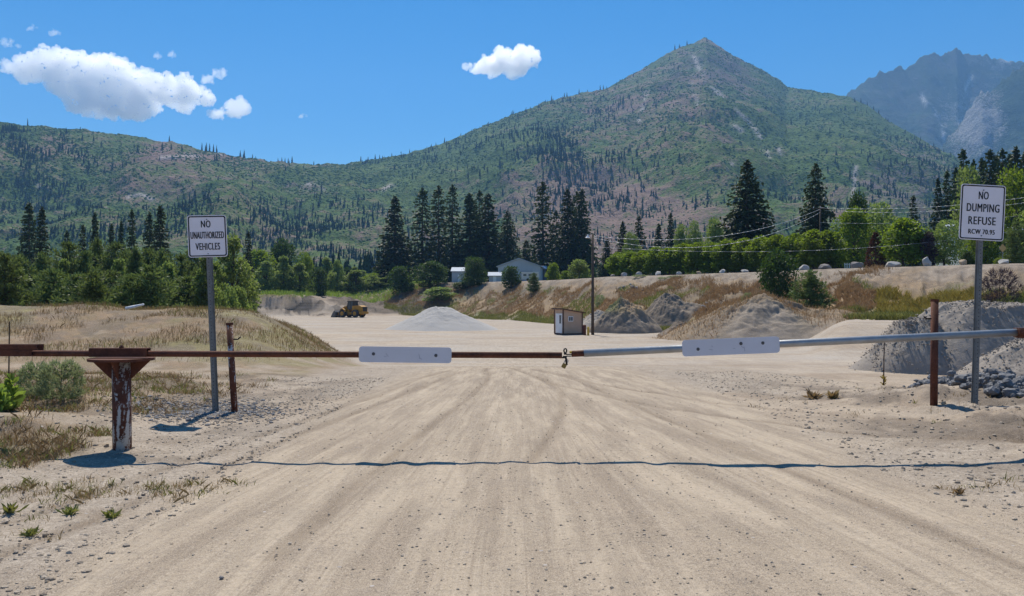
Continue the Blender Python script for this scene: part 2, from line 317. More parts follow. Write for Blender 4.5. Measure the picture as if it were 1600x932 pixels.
# ------------------------------------------------------------------ the lie of the land
CU = [-3000, 100, 300, 500, 640, 720, 800, 870, 950, 1100, 1300, 1580, 2200, 4000]
CD = [330, 320, 300, 240, 205, 190, 172, 150, 125, 107, 90, 75, 58, 40]
CW = [40, 40, 40, 32, 28, 30, 32, 32, 28, 26, 22, 18, 14, 10]
CZ = [1.0, 1.0, 1.2, 3.0, 6.6, 6.6, 6.3, 6.0, 5.8, 5.6, 5.5, 5.3, 4.6, 4.0]
def uv(x, y): return 800.0 + F * x / np.maximum(y, 1.5)
def zones(x, y):
    u = np.clip(uv(x, y), -3000, 4000)
    cd = np.interp(u, CU, CD); cw = np.interp(u, CU, CW); cz = np.interp(u, CU, CZ)
    t = (y - (cd - cw)) / cw
    side = sm((-4.1 - x - 0.10 * (y - 18)) / 4.4)
    mound = sm((y - 16.5) / 10.5) * (1 - sm((y - 30) / 16)) * side
    lump = fbm(x * 0.33, y * 0.33, 4, 5)
    yb_ = y - 4 * (vnoise(x * 0.11, x * 0 + 3, 8) - 0.5)
    bank = (0.42 * sm((yb_ - 166.5) / 6.5) + 0.58 * sm((yb_ - 172.2) / 1.5)) * (1 - sm((x + 50) / 22)) * sm((x + 105) / 30) * (1 - sm((y - 215) / 40))
    bank = sm(bank * 1.0 - 0.0) if False else bank * (1 - 0.75 * np.exp(-((u - 474) / 15) ** 4) * (1 - sm((y - 171.5) / 1.6)))
    bank2 = sm((y - 176) / 5.0) * sm((x + 44) / 6) * (1 - sm((x + 18) / 8)) * (1 - sm((y - 190) / 12))
    return u, cd, cw, cz, t, mound, bank, bank2, lump
def G(x, y):
    x = np.asarray(x, float); y = np.asarray(y, float)
    u, cd, cw, cz, t, mound, bank, bank2, lump = zones(x, y)
    s0 = 16.5 - 4.2 * sm((x - 5.5) / 3.0)
    z = -1.4 * sm((y - s0) / (25.0 - 9 * sm((x - 5.5) / 3.0)))
    z = z + 1.3 * sm((y - 150) / 80)
    z = z + 1.7 * sm((u - 1240) / 90) * sm((y - 42) / 14)
    z = z + 1.95 * mound * (0.86 + 0.28 * lump)
    z = z + 4.3 * bank * (0.9 + 0.3 * lump) + bank * (1 - bank) * 6 * (fbm(x * 0.5, y * 0.5, 4, 46) - 0.5) + 1.3 * bank2 * (0.5 + 0.9 * lump)
    tt = np.clip(t, 0, 1); ter = tt * 0.75 + 0.25 * sm(tt)
    z = lerp(z, np.maximum(z, cz + np.clip((y - cd) * 0.022, 0, 5)), ter) + np.where((t > 0) & (t < 1), ((lump - 0.5) * 1.5 + (ridged(u / 26.0, tt * 1.5 + 5, 3, 44) - 0.6) * 0.9 + (fbm(x * 0.9, y * 0.9, 3, 45) - 0.5) * 0.5) * np.sin(np.pi * tt), 0)
    # roadside berms
    edgeL = sm((-3.2 - 0.02 * y - x) / 2.2) * (1 - sm((y - 13) / 7)); z = z + edgeL * (0.10 + 0.16 * sm((-5.0 - x) / 3)) 
    z = z + edgeL * (fbm(x * 1.1, y * 1.1, 3, 21) - 0.5) * 0.22
    edgeR = sm((x - 4.0 - 0.05 * y) / 2.0) * sm((y - 5) / 4) * (1 - sm((y - 12.2) / 3)); z = z + edgeR * 0.24 + edgeR * (fbm(x * 1.4, y * 1.4, 5, 31, 0.62) - 0.5) * 0.36
    # road crown, ruts, roughness
    rd = 1 - sm((np.abs(x - 0.4) - 2.9) / 1.2)
    z = z + np.where(y < 40, rd * 0.022 * (vnoise(x * 3.1, y * 0.05, 41) - 0.5) + rd * 0.018 * (vnoise(x * 6.3 + 4, y * 0.12, 42) - 0.5), 0)
    near = 1 - sm((np.abs(y) - 60) / 40)
    z = z + (fbm(x * 0.8, y * 0.8, 4, 3) - 0.5) * 0.05 * near * (1 - 0.65 * rd) + (fbm(x * 0.05, y * 0.05, 3, 9) - 0.5) * 0.25 * sm((y - 20) / 20) + (fbm(x * 4, y * 4, 3, 13) - 0.5) * 0.03 * near * (1 - rd * 0.7)
    return z
def g1(x, y): return float(G(np.array([x]), np.array([y]))[0])

TRACKS = [[(0.2, 19.5), (0.9, 15.5), (2.3, 12.2), (4.1, 9.9), (6.5, 7.9), (9, 6.4)], [(0.55, 20.5), (1.6, 16.0), (3.2, 12.9), (5.2, 10.6), (8, 8.6)],
          [(-1.6, 19.5), (-2.3, 14), (-2.9, 10.5), (-3.4, 7.5), (-3.9, 4.5)], [(-1.2, 19), (-1.9, 14), (-2.45, 10.5), (-2.9, 7.5), (-3.3, 4.5)],
          [(-0.2, 22), (0.55, 17.5), (0.9, 14.6), (0.75, 11.5), (0.2, 8)], [(0.6, 20), (1.35, 16.5), (2.0, 12), (2.6, 8), (3.2, 4)], [(-0.7, 21), (-0.5, 17), (-0.75, 13), (-1.2, 9), (-1.5, 5)]]
def seg_dist(x, y, pts):
    d = np.full(x.shape, 1e9)
    for (ax, ay), (bx, by) in zip(pts[:-1], pts[1:]):
        vx, vy = bx - ax, by - ay; t = np.clip(((x - ax) * vx + (y - ay) * vy) / (vx * vx + vy * vy), 0, 1)
        d = np.minimum(d, np.hypot(x - ax - t * vx, y - ay - t * vy))
    return d

def build_ground():
    na, nr = 860, 620
    a_in = np.linspace(R(-40), R(40), na); a_out = np.linspace(R(40), R(320), 90)[1:-1]
    ang = np.concatenate([a_in, a_out]); rr = np.concatenate([[0.4, 0.9, 1.6], np.geomspace(2.2, 320, nr - 3), np.geomspace(340, 4200, 22)])
    A, RR = np.meshgrid(ang, rr); X = np.sin(A) * RR; Y = np.cos(A) * RR
    Z = G(X, Y)
    u, cd, cw, cz, t, mound, bank, bank2, lump = zones(X, Y)
    Z = np.where(RR > 400, Z + sm((RR - 400) / 300) * 3, Z)
    n1 = fbm(X * 0.25, Y * 0.25, 4, 51); n2 = fbm(X * 1.2, Y * 1.2, 4, 52)
    tr = np.zeros_like(X)
    ok = (Y > 2) & (Y < 24)
    for p in TRACKS:
        d = np.full(X.shape, 9.0); d[ok] = seg_dist(X[ok] + (n1[ok] - .5) * 0.1, Y[ok], p)
        w = 0.075; k = np.exp(-(d / w) ** 2) * (0.35 + 0.65 * n2); tr = np.maximum(tr, k * 0.9)
        Z -= 0.016 * k; Z += 0.014 * np.exp(-((d - 0.22) / 0.07) ** 2) * n2
    # material zones; the dirt mask also holds painted shade for the cut-bank recess
    rdw = np.abs(X - 0.4) - (2.95 - 0.035 * np.clip(Y - 6, 0, 14)) + (n1 - 0.5) * 0.9
    road = (1 - sm(rdw / 0.7)) * (1 - sm((Y - 22) / 26) * 0.65)
    gravel = sm((n1 - 0.30) / 0.2) * (1 - road) * (1 - sm((np.abs(X) - 9) / 4)) * (1 - sm((Y - 30) / 15))
    gravel = np.maximum(gravel, 0.55 * sm((Y - 30) / 20) * sm((n1 - 0.35) / 0.25))
    grass = sm((mound - 0.12 + (n1 - 0.5) * 0.35) / 0.25)
    gl = sm((-4.2 - X + (n1 - 0.5) * 3.0) / 1.2) * sm((Y - 6.8) / 2) * (1 - sm((Y - 26) / 8)) * (0.35 + 0.65 * sm((n2 - 0.30) / 0.25)); grass = np.maximum(grass, gl * 0.9)
    inb = (t > 0.02) & (Y > 30); slope_g = np.where(inb, sm((t - 0.02) / 0.1) * (1 - sm((t - (0.74 - 0.12 * sm((u - 1050) / 150)) + (n1 - 0.5) * 0.7) / 0.22)), 0)
    grass = np.maximum(grass, slope_g); grass = np.maximum(grass, np.where((t > 1.35), 0.95, 0)); grass = np.maximum(grass, sm((bank - 0.9) / 0.1)); grass = np.maximum(grass, sm((Y - 205) / 12))
    back = (Y < -3); grass = np.where(back, 0.3, grass)
    n3 = fbm(X * 0.09, Y * 0.09, 3, 55)
    orange = np.where(inb & (t < 0.9), sm((n3 - 0.40) / 0.15) * (0.4 + 0.6 * n1), 0) 
    orange = np.maximum(orange, grass * np.where(Y < 45, 0.35 * sm((n1 - 0.5) / 0.2), 0))
    green = np.where(inb, np.maximum((1 - sm((t - 0.12) / 0.10)) * 0.9, sm((n1 - 0.56) / 0.1) * 0.6), 0)
    green = np.maximum(green, np.where(t > 1.35, 1, 0)); green = np.maximum(green, sm((bank - 0.9) / 0.1) * 0.5); green = np.maximum(green, np.where(Y < 45, sm((n1 - 0.52) / 0.12) * grass * 0.8, 0)); green = np.maximum(green, sm((Y - 205) / 12) * (t < 0.0))
    dirt = np.where((bank > 0.04) & (bank < 0.93), 0.35 + 0.65 * np.maximum(sm((fbm(u * 0.06, Y * 0.5, 4, 58) - 0.55) / 0.10), np.exp(-(((u - 474 + 10 * (n2 - .5)) / 17) ** 4)) * sm((bank - 0.12) / 0.2)), 0) ; dirt = np.maximum(dirt, sm((bank2 - 0.05) / 0.2) * 0.85)  # bare bank soil, plus shade painted where the face is notched
    dirt = np.maximum(dirt, 0.70 * np.exp(-(((X + 4.6) / 1.1) ** 2 + ((Y - 11.6) / 1.0) ** 2)) * sm((n2 - 0.3) / 0.2) * 1.3)
    dirt = np.maximum(dirt, 0.75 * sm((X - 3.2 - 0.05 * Y) / 1.2) * sm((Y - 6.5) / 2.0) * (1 - sm((Y - 15) / 2)) * sm((n2 - 0.41) / 0.16)); dirt = np.maximum(dirt, 0.6 * sm((-2.7 - X) / 1.2) * sm((Y - 6.5) / 2.0) * (1 - sm((Y - 17) / 2)) * sm((n2 - 0.47) / 0.10)); dirt = np.maximum(dirt, np.where(inb, sm((t - 0.35) / 0.2) * (1 - sm((t - 0.99) / 0.04)) * (0.30 + 0.5 * sm((n2 - 0.42) / 0.2)), 0)); dirt = np.maximum(dirt, 0.55 * sm((mound - 0.1) / 0.2) * sm((n2 - 0.50) / 0.10))
    gravel = np.maximum(gravel, np.where(inb, sm((t - 0.55 + (n1 - 0.5) * 0.4) / 0.2) * (1 - sm((t - 1.3) / 0.1)), 0))
    pile = P(690, 515, 91); white = np.exp(-(((X - pile.x) / 11) ** 2 + ((Y - pile.y + 2) / 9) ** 2) ** 1.5) * 1.1
    white = np.maximum(white, 0.5 * sm((n1 - 0.55) / 0.12) * sm((Y - 40) / 20) * (1 - sm((Y - 160) / 20)) * (t < 0))
    white = np.clip(np.maximum(white, 0.6 * sm((Y - 28) / 14) * (1 - sm((Y - 165) / 15)) * (t < 0.02) * (0.4 + n1)) * (1 - grass), 0, 1)
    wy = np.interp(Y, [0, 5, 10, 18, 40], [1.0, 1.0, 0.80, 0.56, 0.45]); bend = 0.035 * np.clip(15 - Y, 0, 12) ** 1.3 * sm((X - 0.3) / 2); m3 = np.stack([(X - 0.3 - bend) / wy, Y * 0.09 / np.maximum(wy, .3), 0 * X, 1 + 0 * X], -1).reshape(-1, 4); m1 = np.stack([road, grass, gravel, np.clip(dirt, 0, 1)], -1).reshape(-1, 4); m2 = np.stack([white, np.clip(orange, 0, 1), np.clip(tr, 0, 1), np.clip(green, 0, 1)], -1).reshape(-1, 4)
    V = np.stack([X, Y, Z], -1).reshape(-1, 3); nA = len(ang); nR = len(rr)
    i = np.arange(nR - 1)[:, None] * nA; j = np.arange(nA)[None, :]; j2 = (j + 1) % nA
    Fc = np.stack([i + j, i + nA + j, i + nA + j2, i + j2], -1).reshape(-1, 4)[:, ::-1]
    V = np.concatenate([V, [[0, 0, float(Z[0].mean())]]]); m3 = np.concatenate([m3, m3[:1]]); m1 = np.concatenate([m1, m1[:1]]); m2 = np.concatenate([m2, m2[:1]])
    c = len(V) - 1; k = np.arange(nA); cap = np.stack([k, np.full(nA, c), np.full(nA, c), (k + 1) % nA], -1)
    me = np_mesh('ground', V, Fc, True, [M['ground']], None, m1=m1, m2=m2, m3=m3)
    bmm = bmesh.new(); bmm.from_mesh(me); bmm.verts.ensure_lookup_table()
    for q in range(nA): bmm.faces.new((bmm.verts[c], bmm.verts[q], bmm.verts[(q + 1) % nA]))
    bmesh.ops.recalc_face_normals(bmm, faces=bmm.faces[:])
    for f in bmm.faces: f.smooth = True
    bmm.to_mesh(me); bmm.free()
    if me.polygons[100].normal.z < 0: me.flip_normals()
    tag(link('ground', me), kind='structure')
build_ground()

# ------------------------------------------------------------------ mountains
def ipts(L): return [p[0] for p in L], [p[1] for p in L]
RIDGE = [(-900, 150), (-300, 172), (0, 192), (60, 197), (130, 203), (200, 212), (240, 218), (270, 220), (300, 230), (330, 236), (380, 246), (430, 253), (480, 257), (540, 256), (580, 250), (640, 239), (690, 225),
         (720, 212), (760, 195), (800, 180), (850, 160), (900, 147), (950, 138), (970, 126), (1000, 110), (1030, 91), (1060, 74), (1085, 67), (1103, 58), (1120, 68), (1140, 82), (1160, 94), (1190, 108), (1215, 122), (1230, 136), (1260, 140),
         (1300, 146), (1330, 152), (1360, 168), (1390, 190), (1430, 212), (1460, 230), (1490, 242), (1530, 270), (1600, 310), (1800, 380), (2400, 420)]
RDIST = [(-900, 1250), (0, 1400), (300, 1500), (540, 1750), (700, 1950), (950, 2300), (1103, 2600), (1230, 2450), (1330, 2250), (1490, 1700), (1700, 1300), (2400, 900)]
FARR = [(1100, 330), (1200, 250), (1290, 185), (1325, 150), (1345, 130), (1380, 112), (1420, 104), (1440, 92), (1448, 86), (1456, 84), (1470, 83), (1485, 79), (1497, 72), (1503, 80), (1510, 87), (1525, 84), (1545, 88), (1575, 94), (1600, 99), (1640, 96), (1760, 120), (1950, 200), (2200, 330)]
CRAG = [(1380, 330), (1440, 268), (1470, 232), (1500, 196), (1520, 162), (1535, 143), (1553, 140), (1565, 128), (1590, 108), (1640, 80), (1760, 70), (1950, 150), (2200, 300)]
def mountain(name, ridge, rdist, d0, nu, nt, mat, amp, wl, u0, u1, seed, jag, masks=None, zfoot=2.0, p=1.25, darks=None, chutes=None):
    u = np.linspace(u0, u1, nu); t = np.concatenate([np.linspace(0, 1, nt), 1 + np.linspace(0.01, 0.5, 24)])
    U, T = np.meshgrid(u, t)
    if isinstance(rdist, (int, float)): Rr = np.full_like(U, rdist)
    else: Rr = np.interp(U, *ipts(rdist))
    yr = np.interp(U, *ipts(ridge)); zr = EYE + (HOR - yr) / F * Rr
    D = d0 + (Rr - d0) * T; X = (U - 800) / F * D
    zr = zr + jag * (fbm(X * 20.0 / wl, U * 0 + 3.3, 5, seed + 5, 0.6) - 0.5) * np.exp(-((T - 1) / 0.2) ** 2)
    Z = np.where(T <= 1, zfoot + (zr - zfoot) * np.clip(T, 0, 1) ** p, zr - (T - 1) * (Rr - d0) * 0.55)
    env = np.sin(np.pi * np.clip(T, 0, 1) ** 0.8) ** 0.8
    gul = ridged((X + 0.25 * D) / wl, D / (wl * 2.4), 5, seed); med = fbm(X / (wl * 0.35), D / (wl * 0.35), 5, seed + 3)
    Z = Z + env * (amp * (gul - 0.55) + amp * 0.5 * (med - 0.5)) + np.clip(T * 3, 0, 1) * (fbm(X / 22, D / 22, 3, seed + 9) - 0.5) * 5 * (1 if wl < 600 else 2.2)
    PY = HOR - (Z - EYE) / D * F
    brown = 0.5 + 0 * U; rock = 0 * U
    for (cx, cyy, sx, sy, b, r) in (masks or []):
        e = np.exp(-(((U - cx) / sx) ** 2 + ((PY - cyy) / sy) ** 2)); brown = brown + b * e; rock = rock + r * e
    dark = 0 * U; pale = 0 * U; nn = fbm(X / 60, D / 60, 4, seed + 21)
    for (cx, cyy, sx, sy, w) in (darks or []): dark = np.maximum(dark, w * np.exp(-(((U - cx) / sx) ** 2 + ((PY - cyy) / sy) ** 2)) * sm((nn - 0.30) / 0.15))
    for pts in (chutes or []): pale = np.maximum(pale, np.exp(-(seg_dist(U + (nn - 0.5) * 14, PY, pts) / 3.2) ** 2) * sm((nn - 0.36) / 0.12))
    m1 = np.stack([np.clip(brown, 0, 1), np.clip(rock, 0, 1), np.clip(dark, 0, 1), 0 * U], -1).reshape(-1, 4); m2 = np.stack([pale, pale, pale, 0 * U + 1], -1).reshape(-1, 4)
    V = np.stack([X, D, Z], -1).reshape(-1, 3); nT = len(t)
    i = np.arange(nT - 1)[:, None] * nu; j = np.arange(nu - 1)[None, :]
    Fc = np.stack([i + j, i + j + 1, i + nu + j + 1, i + nu + j], -1).reshape(-1, 4)
    tag(link(name, np_mesh(name, V, Fc, True, [mat], None, m1=m1, m2=m2)), kind='structure')
    return dict(u=u, t=t, X=X, D=D, Z=Z, PY=PY, U=U, nt=nt)
HM = [(900, 330, 130, 90, 0.34, 0.05), (1000, 160, 110, 60, 0.15, 0.15), (1120, 110, 60, 45, 0.1, 0.40), (1180, 170, 50, 60, 0.0, 0.22), (1420, 300, 130, 70, 0.15, 0.45), (220, 290, 120, 26, 0.2, 0.2), (60, 230, 120, 30, 0.1, 0.05), (330, 246, 90, 7, 0.5, 0.0),
      (700, 230, 150, 60, -0.25, 0), (560, 300, 140, 60, -0.1, 0.0), (1300, 210, 110, 60, -0.2, 0.0), (430, 330, 120, 40, 0.1, 0.1), (480, 290, 40, 14, 0.2, 0.4), (1040, 380, 120, 50, 0.3, 0.2), (250, 235, 25, 16, 0.4, 0)]
HD = [(1145, 108, 22, 16, 1), (1120, 95, 16, 8, .9), (1085, 95, 16, 9, .9), (1060, 118, 14, 10, .8), (1040, 135, 12, 9, .8), (1165, 125, 10, 12, .9), (985, 190, 16, 10, .7), (1430, 290, 40, 30, .7), (1480, 300, 30, 30, .7), (1380, 260, 16, 10, .6), (1065, 150, 12, 4, .9)]  # dark crag rock; the shaded zone right of the peak is painted in too
HC = [[(1085, 85), (1100, 120), (1128, 150), (1150, 172), (1172, 190), (1190, 215), (1203, 245)], [(1105, 150), (1118, 172), (1140, 190), (1160, 205)], [(1078, 125), (1086, 150), (1092, 168)], [(1215, 228), (1222, 240)], [(480, 288), (505, 296)], [(470, 292), (482, 300)], [(600, 296), (612, 290), (618, 297)], [(200, 308), (222, 304), (240, 312)], [(60, 290), (75, 294)], [(255, 246), (300, 244), (345, 242)], [(1010, 145), (1000, 190)], [(1150, 245), (1140, 262)], [(1340, 250), (1330, 330)]]
HILL = mountain('near_mountain', RIDGE, RDIST, 520, 1100, 360, M['hill'], 105, 330, -850, 2300, 101, 9, HM, darks=HD, chutes=HC)
FAR = mountain('far_mountain', FARR, 4100, 2700, 420, 160, M['crag'], 330, 520, 1100, 2200, 211, 60, [(1500, 160, 300, 120, -0.15, 0.30), (1420, 200, 50, 50, 0, -0.3), (1500, 185, 50, 30, 0.0, 0.22), (1555, 100, 40, 14, 0, 0.25), (1470, 105, 60, 22, 0, -0.25)], darks=[(1490, 95, 40, 18, .8), (1410, 150, 60, 40, .6), (1530, 150, 25, 35, .9), (1450, 200, 20, 30, .7)], chutes=[[(1440, 150), (1470, 185), (1480, 220)], [(1520, 120), (1505, 150), (1490, 175)], [(1545, 92), (1580, 96)], [(1480, 200), (1520, 180)]], zfoot=-15, p=1.1)
CR = mountain('rocky_spur', CRAG, 3100, 2300, 320, 120, M['crag'], 190, 260, 1380, 2200, 307, 60, [(1530, 190, 55, 70, 0.2, 0.85), (1600, 170, 60, 60, -0.4, -0.2)], -15, 1.1)

def sample_hill(H, n, dens, seed, tmax=0.995):
    rg = np.random.default_rng(seed); nu = len(H['u']); X = []; 
    a = rg.uniform(0, nu - 1.01, n); b = rg.uniform(0, 1, n) ** 0.8 * (H['nt'] - 1.01) * tmax
    ia = a.astype(int); ib = b.astype(int); fa = a - ia; fb = b - ib
    def bl(A): return (A[ib, ia] * (1 - fa) + A[ib, ia + 1] * fa) * (1 - fb) + (A[ib + 1, ia] * (1 - fa) + A[ib + 1, ia + 1] * fa) * fb
    x, d, z, py, u = bl(H['X']), bl(H['D']), bl(H['Z']), bl(H['PY']), bl(H['U'])
    k = rg.uniform(0, 1, n) < dens(u, py, x, d); k &= (u > -120) & (u < 1720)
    return x[k], d[k], z[k], rg
def merge_instances(bv, bf, pos, sx, sz, rng, tilt=0.0):
    n = len(pos); a = rng.uniform(0, 6.283, n); c, s = np.cos(a), np.sin(a)
    V = np.empty((n, len(bv), 3), np.float32)
    V[:, :, 0] = (bv[None, :, 0] * c[:, None] - bv[None, :, 1] * s[:, None]) * sx[:, None]
    V[:, :, 1] = (bv[None, :, 0] * s[:, None] + bv[None, :, 1] * c[:, None]) * sx[:, None]
    V[:, :, 2] = bv[None, :, 2] * sz[:, None]
    V += rng.normal(0, 0.07, V.shape) * sx[:, None, None]
    V += pos[:, None, :]
    Fc = bf[None] + (np.arange(n) * len(bv))[:, None, None]
    rnd = np.repeat(rng.uniform(0, 1, n), len(bv))
    return V.reshape(-1, 3), Fc.reshape(-1, bf.shape[1]), rnd
def cone_tree(tiers=4, seg=6):
    v, f = [], []
    for k in range(tiers):
        z0 = 0.08 + 0.80 * k / tiers; z1 = min(1.0, z0 + 0.95 / tiers * 1.5); r = 0.5 * (1 - k / tiers) ** 0.8 + 0.03
        b = len(v)
        for i in range(seg):
            a = 6.283 * (i + 0.5 * k) / seg; rr = r * (1.0 if i % 2 else 0.72); v.append((rr * math.cos(a), rr * math.sin(a), z0 - (0.03 if i % 2 else 0)))
        v.append((0, 0, z1))
        for i in range(seg): f.append((b + i, b + (i + 1) % seg, b + seg))
    return np.array(v), np.array(f)
def ico(sub=1):
    bm = bmesh.new(); bmesh.ops.create_icosphere(bm, subdivisions=sub, radius=1.0)
    v = np.array([q.co[:] for q in bm.verts]); bm.verts.index_update(); f = np.array([[q.index for q in t.verts] for t in bm.faces]); bm.free(); return v, f
CONE_V, CONE_F = cone_tree()
ICO1 = ico(1); ICO2 = ico(2); ICO3 = ico(3); ICO4 = ico(4)

WOOD = [(20, 215, 45, 16, .9), (60, 250, 70, 14, 0.6), (130, 285, 80, 12, .55), (30, 300, 60, 50, .5), (40, 360, 110, 45, 1.), (280, 315, 45, 16, .8), (240, 300, 22, 12, .6), (330, 345, 120, 22, .35), (500, 385, 160, 30, .8), (520, 340, 150, 22, .3), (640, 395, 160, 30, .55),
        (860, 235, 70, 40, .6), (920, 270, 70, 50, .6), (960, 320, 90, 50, .5), (830, 310, 80, 50, .3), (930, 165, 50, 14, .9), (1010, 390, 140, 40, .6), (1200, 380, 150, 40, .6), (1380, 340, 130, 45, .5), (1420, 250, 60, 25, .35), (1160, 330, 120, 40, .35), (200, 395, 160, 30, .9), (390, 400, 120, 25, .9), (1460, 380, 140, 40, .7), (610, 255, 60, 10, .4), (680, 225, 60, 8, .4)]
def wood_d(u, py, x, d):
    k = 0.012 + 0 * u
    for cx, cyy, sx, sy, w in WOOD: k = k + w * np.exp(-(((u - cx) / sx) ** 2 + ((py - cyy) / sy) ** 2))
    k = k * np.where(u < 560, sm((py - np.interp(u, *ipts(RIDGE)) - 5) / 10), 1)
    return np.clip(k * sm((fbm(x / 75, d / 75, 4, 71) - 0.43) / 0.10), 0, 1) * 0.95 + 0.004
x, d, z, rg = sample_hill(HILL, 125000, wood_d, 5)
hh = (4.5 + 8.5 * rg.uniform(0, 1, len(x)) ** 1.8) * np.clip(d / 1100, 0.6, 1.15)
v, f, r = merge_instances(CONE_V, CONE_F, np.stack([x, d, z - 0.5], 1), hh * rg.uniform(0.26, 0.4, len(x)), hh, rg)
n_ = N('far_conifer_foliage'); q_, _, _, _ = n_.attr('rnd'); M['farfir'] = n_.done(n_.bsdf(n_.mix(q_, (0.012, 0.026, 0.014), (0.035, 0.058, 0.024)), 0.9, spec=0.05))
tag(link('mountain_forest', np_mesh('mountain_forest', v, f, False, [M['farfir']], None, rnd=r)), 'small dark conifers scattered in belts over the brushy mountainside', 'forest', kind='stuff')
def shrub_d(u, py, x, d):
    return np.clip(0.22 + 1.1 * sm((fbm(x / 90, d / 90, 4, 81) - 0.40) / 0.16), 0, 1) * (1 - 0.6 * np.exp(-(((u - 900) / 130) ** 2 + ((py - 330) / 80) ** 2)))
x, d, z, rg = sample_hill(HILL, 120000, shrub_d, 6, 0.999)
hh = rg.uniform(0.7, 2.4, len(x)) * np.clip(d / 1300, 0.6, 1.3)
v, f, r = merge_instances(ICO1[0], ICO1[1], np.stack([x, d, z], 1), hh * 1.15, hh * 0.6, rg)
n_ = N('hillside_brush'); q_, _, _, _ = n_.attr('rnd'); c_ = n_.mix(q_, (0.060, 0.110, 0.028), (0.145, 0.20, 0.058)); M['brush'] = n_.done(n_.bsdf(c_, 0.95, spec=0.05))
tag(link('mountain_brush', np_mesh('mountain_brush', v, f, True, [M['brush']], None, rnd=r)), 'low green brush covering the mountainside', 'brush', kind='stuff')

# ------------------------------------------------------------------ air
hz = N('thin_air_haze'); pv = hz.add('VolumePrincipled'); pv.inputs['Color'].default_value = (0.27, 0.55, 1.0, 1); pv.inputs['Density'].default_value = 1.1e-4; pv.inputs['Anisotropy'].default_value = 0.2
hz.t.links.new(pv.outputs[0], hz.out.inputs['Volume'])
bm = bmesh.new(); box(bm, (0, 350, 680), (11600, 9300, 1440))
o = bm_obj('haze', bm, hz.m); tag(o, 'thin blue haze filling the valley air', 'haze', kind='stuff')


# ------------------------------------------------------------------ clouds (homogeneous droplets inside a lumpy skin)
def cloud(label, lobes, d, depth, disp, seed, dens):
    cx = sum(l[0] for l in lobes) / len(lobes); cyy = sum(l[1] for l in lobes) / len(lobes); c = P(cx, cyy, d); k = d / F
    rg = random.Random(seed); bm = bmesh.new()
    for (px, py, rx, ry) in lobes:
        n = max(7, int(rx * ry / 13))
        for i in range(n):
            a = rg.uniform(0, 6.283); q = rg.uniform(0, 1) ** 0.5 * 0.85; rr = rg.uniform(0.25, 0.5) * min(rx, ry * 1.2) + 0.8
            p = Vector(((px + q * math.cos(a) * rx * 0.9 - cx) * k, rg.uniform(-1, 1) * depth * ry * k * 0.8, (cyy - py - q * math.sin(a) * ry * 0.8) * k))
            bmesh.ops.create_icosphere(bm, subdivisions=2, radius=rr * k, matrix=Matrix.Translation(p))
    me = bpy.data.meshes.new('cloud'); bm.to_mesh(me); bm.free(); o = link('cloud', me, loc=c)
    m = o.modifiers.new('r', 'REMESH'); m.mode = 'VOXEL'; m.voxel_size = k * 0.8
    for sc_, st in ((disp * 4, 1.2), (disp * 1.5, 0.7), (disp * 0.55, 0.35), (disp * 0.25, 0.16)):
        t = bpy.data.textures.new('billow', 'CLOUDS'); t.noise_scale = sc_ * k; t.noise_depth = 3
        m = o.modifiers.new('d', 'DISPLACE'); m.texture = t; m.strength = st * disp * 1.7 * k; m.mid_level = 0.5; m.texture_coords = 'LOCAL'
    m = o.modifiers.new('r2', 'REMESH'); m.mode = 'VOXEL'; m.voxel_size = k * 0.8
    for sc_, st in ((disp * 1.4, 0.85), (disp * 0.6, 0.32), (disp * 0.3, 0.12)):
        t = bpy.data.textures.new('billow', 'CLOUDS'); t.noise_scale = sc_ * k; t.noise_depth = 4; m = o.modifiers.new('d', 'DISPLACE'); m.texture = t; m.strength = st * disp * 1.7 * k; m.mid_level = 0.5; m.texture_coords = 'LOCAL'
    dg = bpy.context.evaluated_depsgraph_get(); me2 = bpy.data.meshes.new_from_object(o.evaluated_get(dg)); o.modifiers.clear(); o.data = me2; me2.name = 'cloud'
    n = N('cloud_droplets'); vs_ = n.add('VolumeScatter'); vs_.inputs['Color'].default_value = (1, 1, 1, 1); vs_.inputs['Density'].default_value = dens * 1.6; vs_.inputs['Anisotropy'].default_value = 0.75
    n.t.links.new(vs_.outputs[0], n.out.inputs['Volume']); me2.materials.clear(); me2.materials.append(n.m)
    tag(o, label, 'cloud'); return o
DC = 9000
cloud('large ragged white cumulus cloud above the left hillside', [(38, 108, 36, 18), (85, 100, 45, 22), (125, 118, 50, 30), (170, 135, 50, 36), (200, 150, 42, 34), (150, 158, 44, 24), (235, 140, 34, 22), (275, 142, 40, 24), (310, 150, 22, 14), (190, 172, 38, 14), (70, 90, 30, 12)], DC, 1.0, 9, 1, 0.012)
cloud('compact white cloud alone in the sky left of the peak', [(745, 104, 20, 7), (770, 102, 28, 16), (795, 98, 34, 20), (822, 92, 24, 18), (785, 112, 34, 8), (728, 105, 10, 4)], DC, 1.0, 6, 2, 0.014)
cloud('small white puff just right of the large cloud, lower one', [(345, 178, 20, 8), (368, 170, 20, 14), (330, 176, 9, 5)], DC, 1.0, 5, 3, 0.010)
cloud('small hooked white wisp right of the large cloud, upper one', [(322, 124, 14, 5), (342, 115, 11, 9)], DC, 1.0, 5, 4, 0.007)
cloud('thin streaky wisp at the left edge above the large cloud', [(8, 66, 14, 7), (24, 73, 12, 4)], DC, 1.2, 5, 5, 0.0035)
cloud('tiny faint wisp, upper left of the sky', [(50, 42, 12, 3)], DC, 1.2, 4, 6, 0.004)
cloud('tiny puff below the highest faint wisp', [(88, 50, 11, 5)], DC, 1.2, 4, 7, 0.0045)
cloud('tiny puff above the middle of the large cloud, left of a pair', [(246, 86, 10, 5)], DC, 1.2, 4, 8, 0.0045)
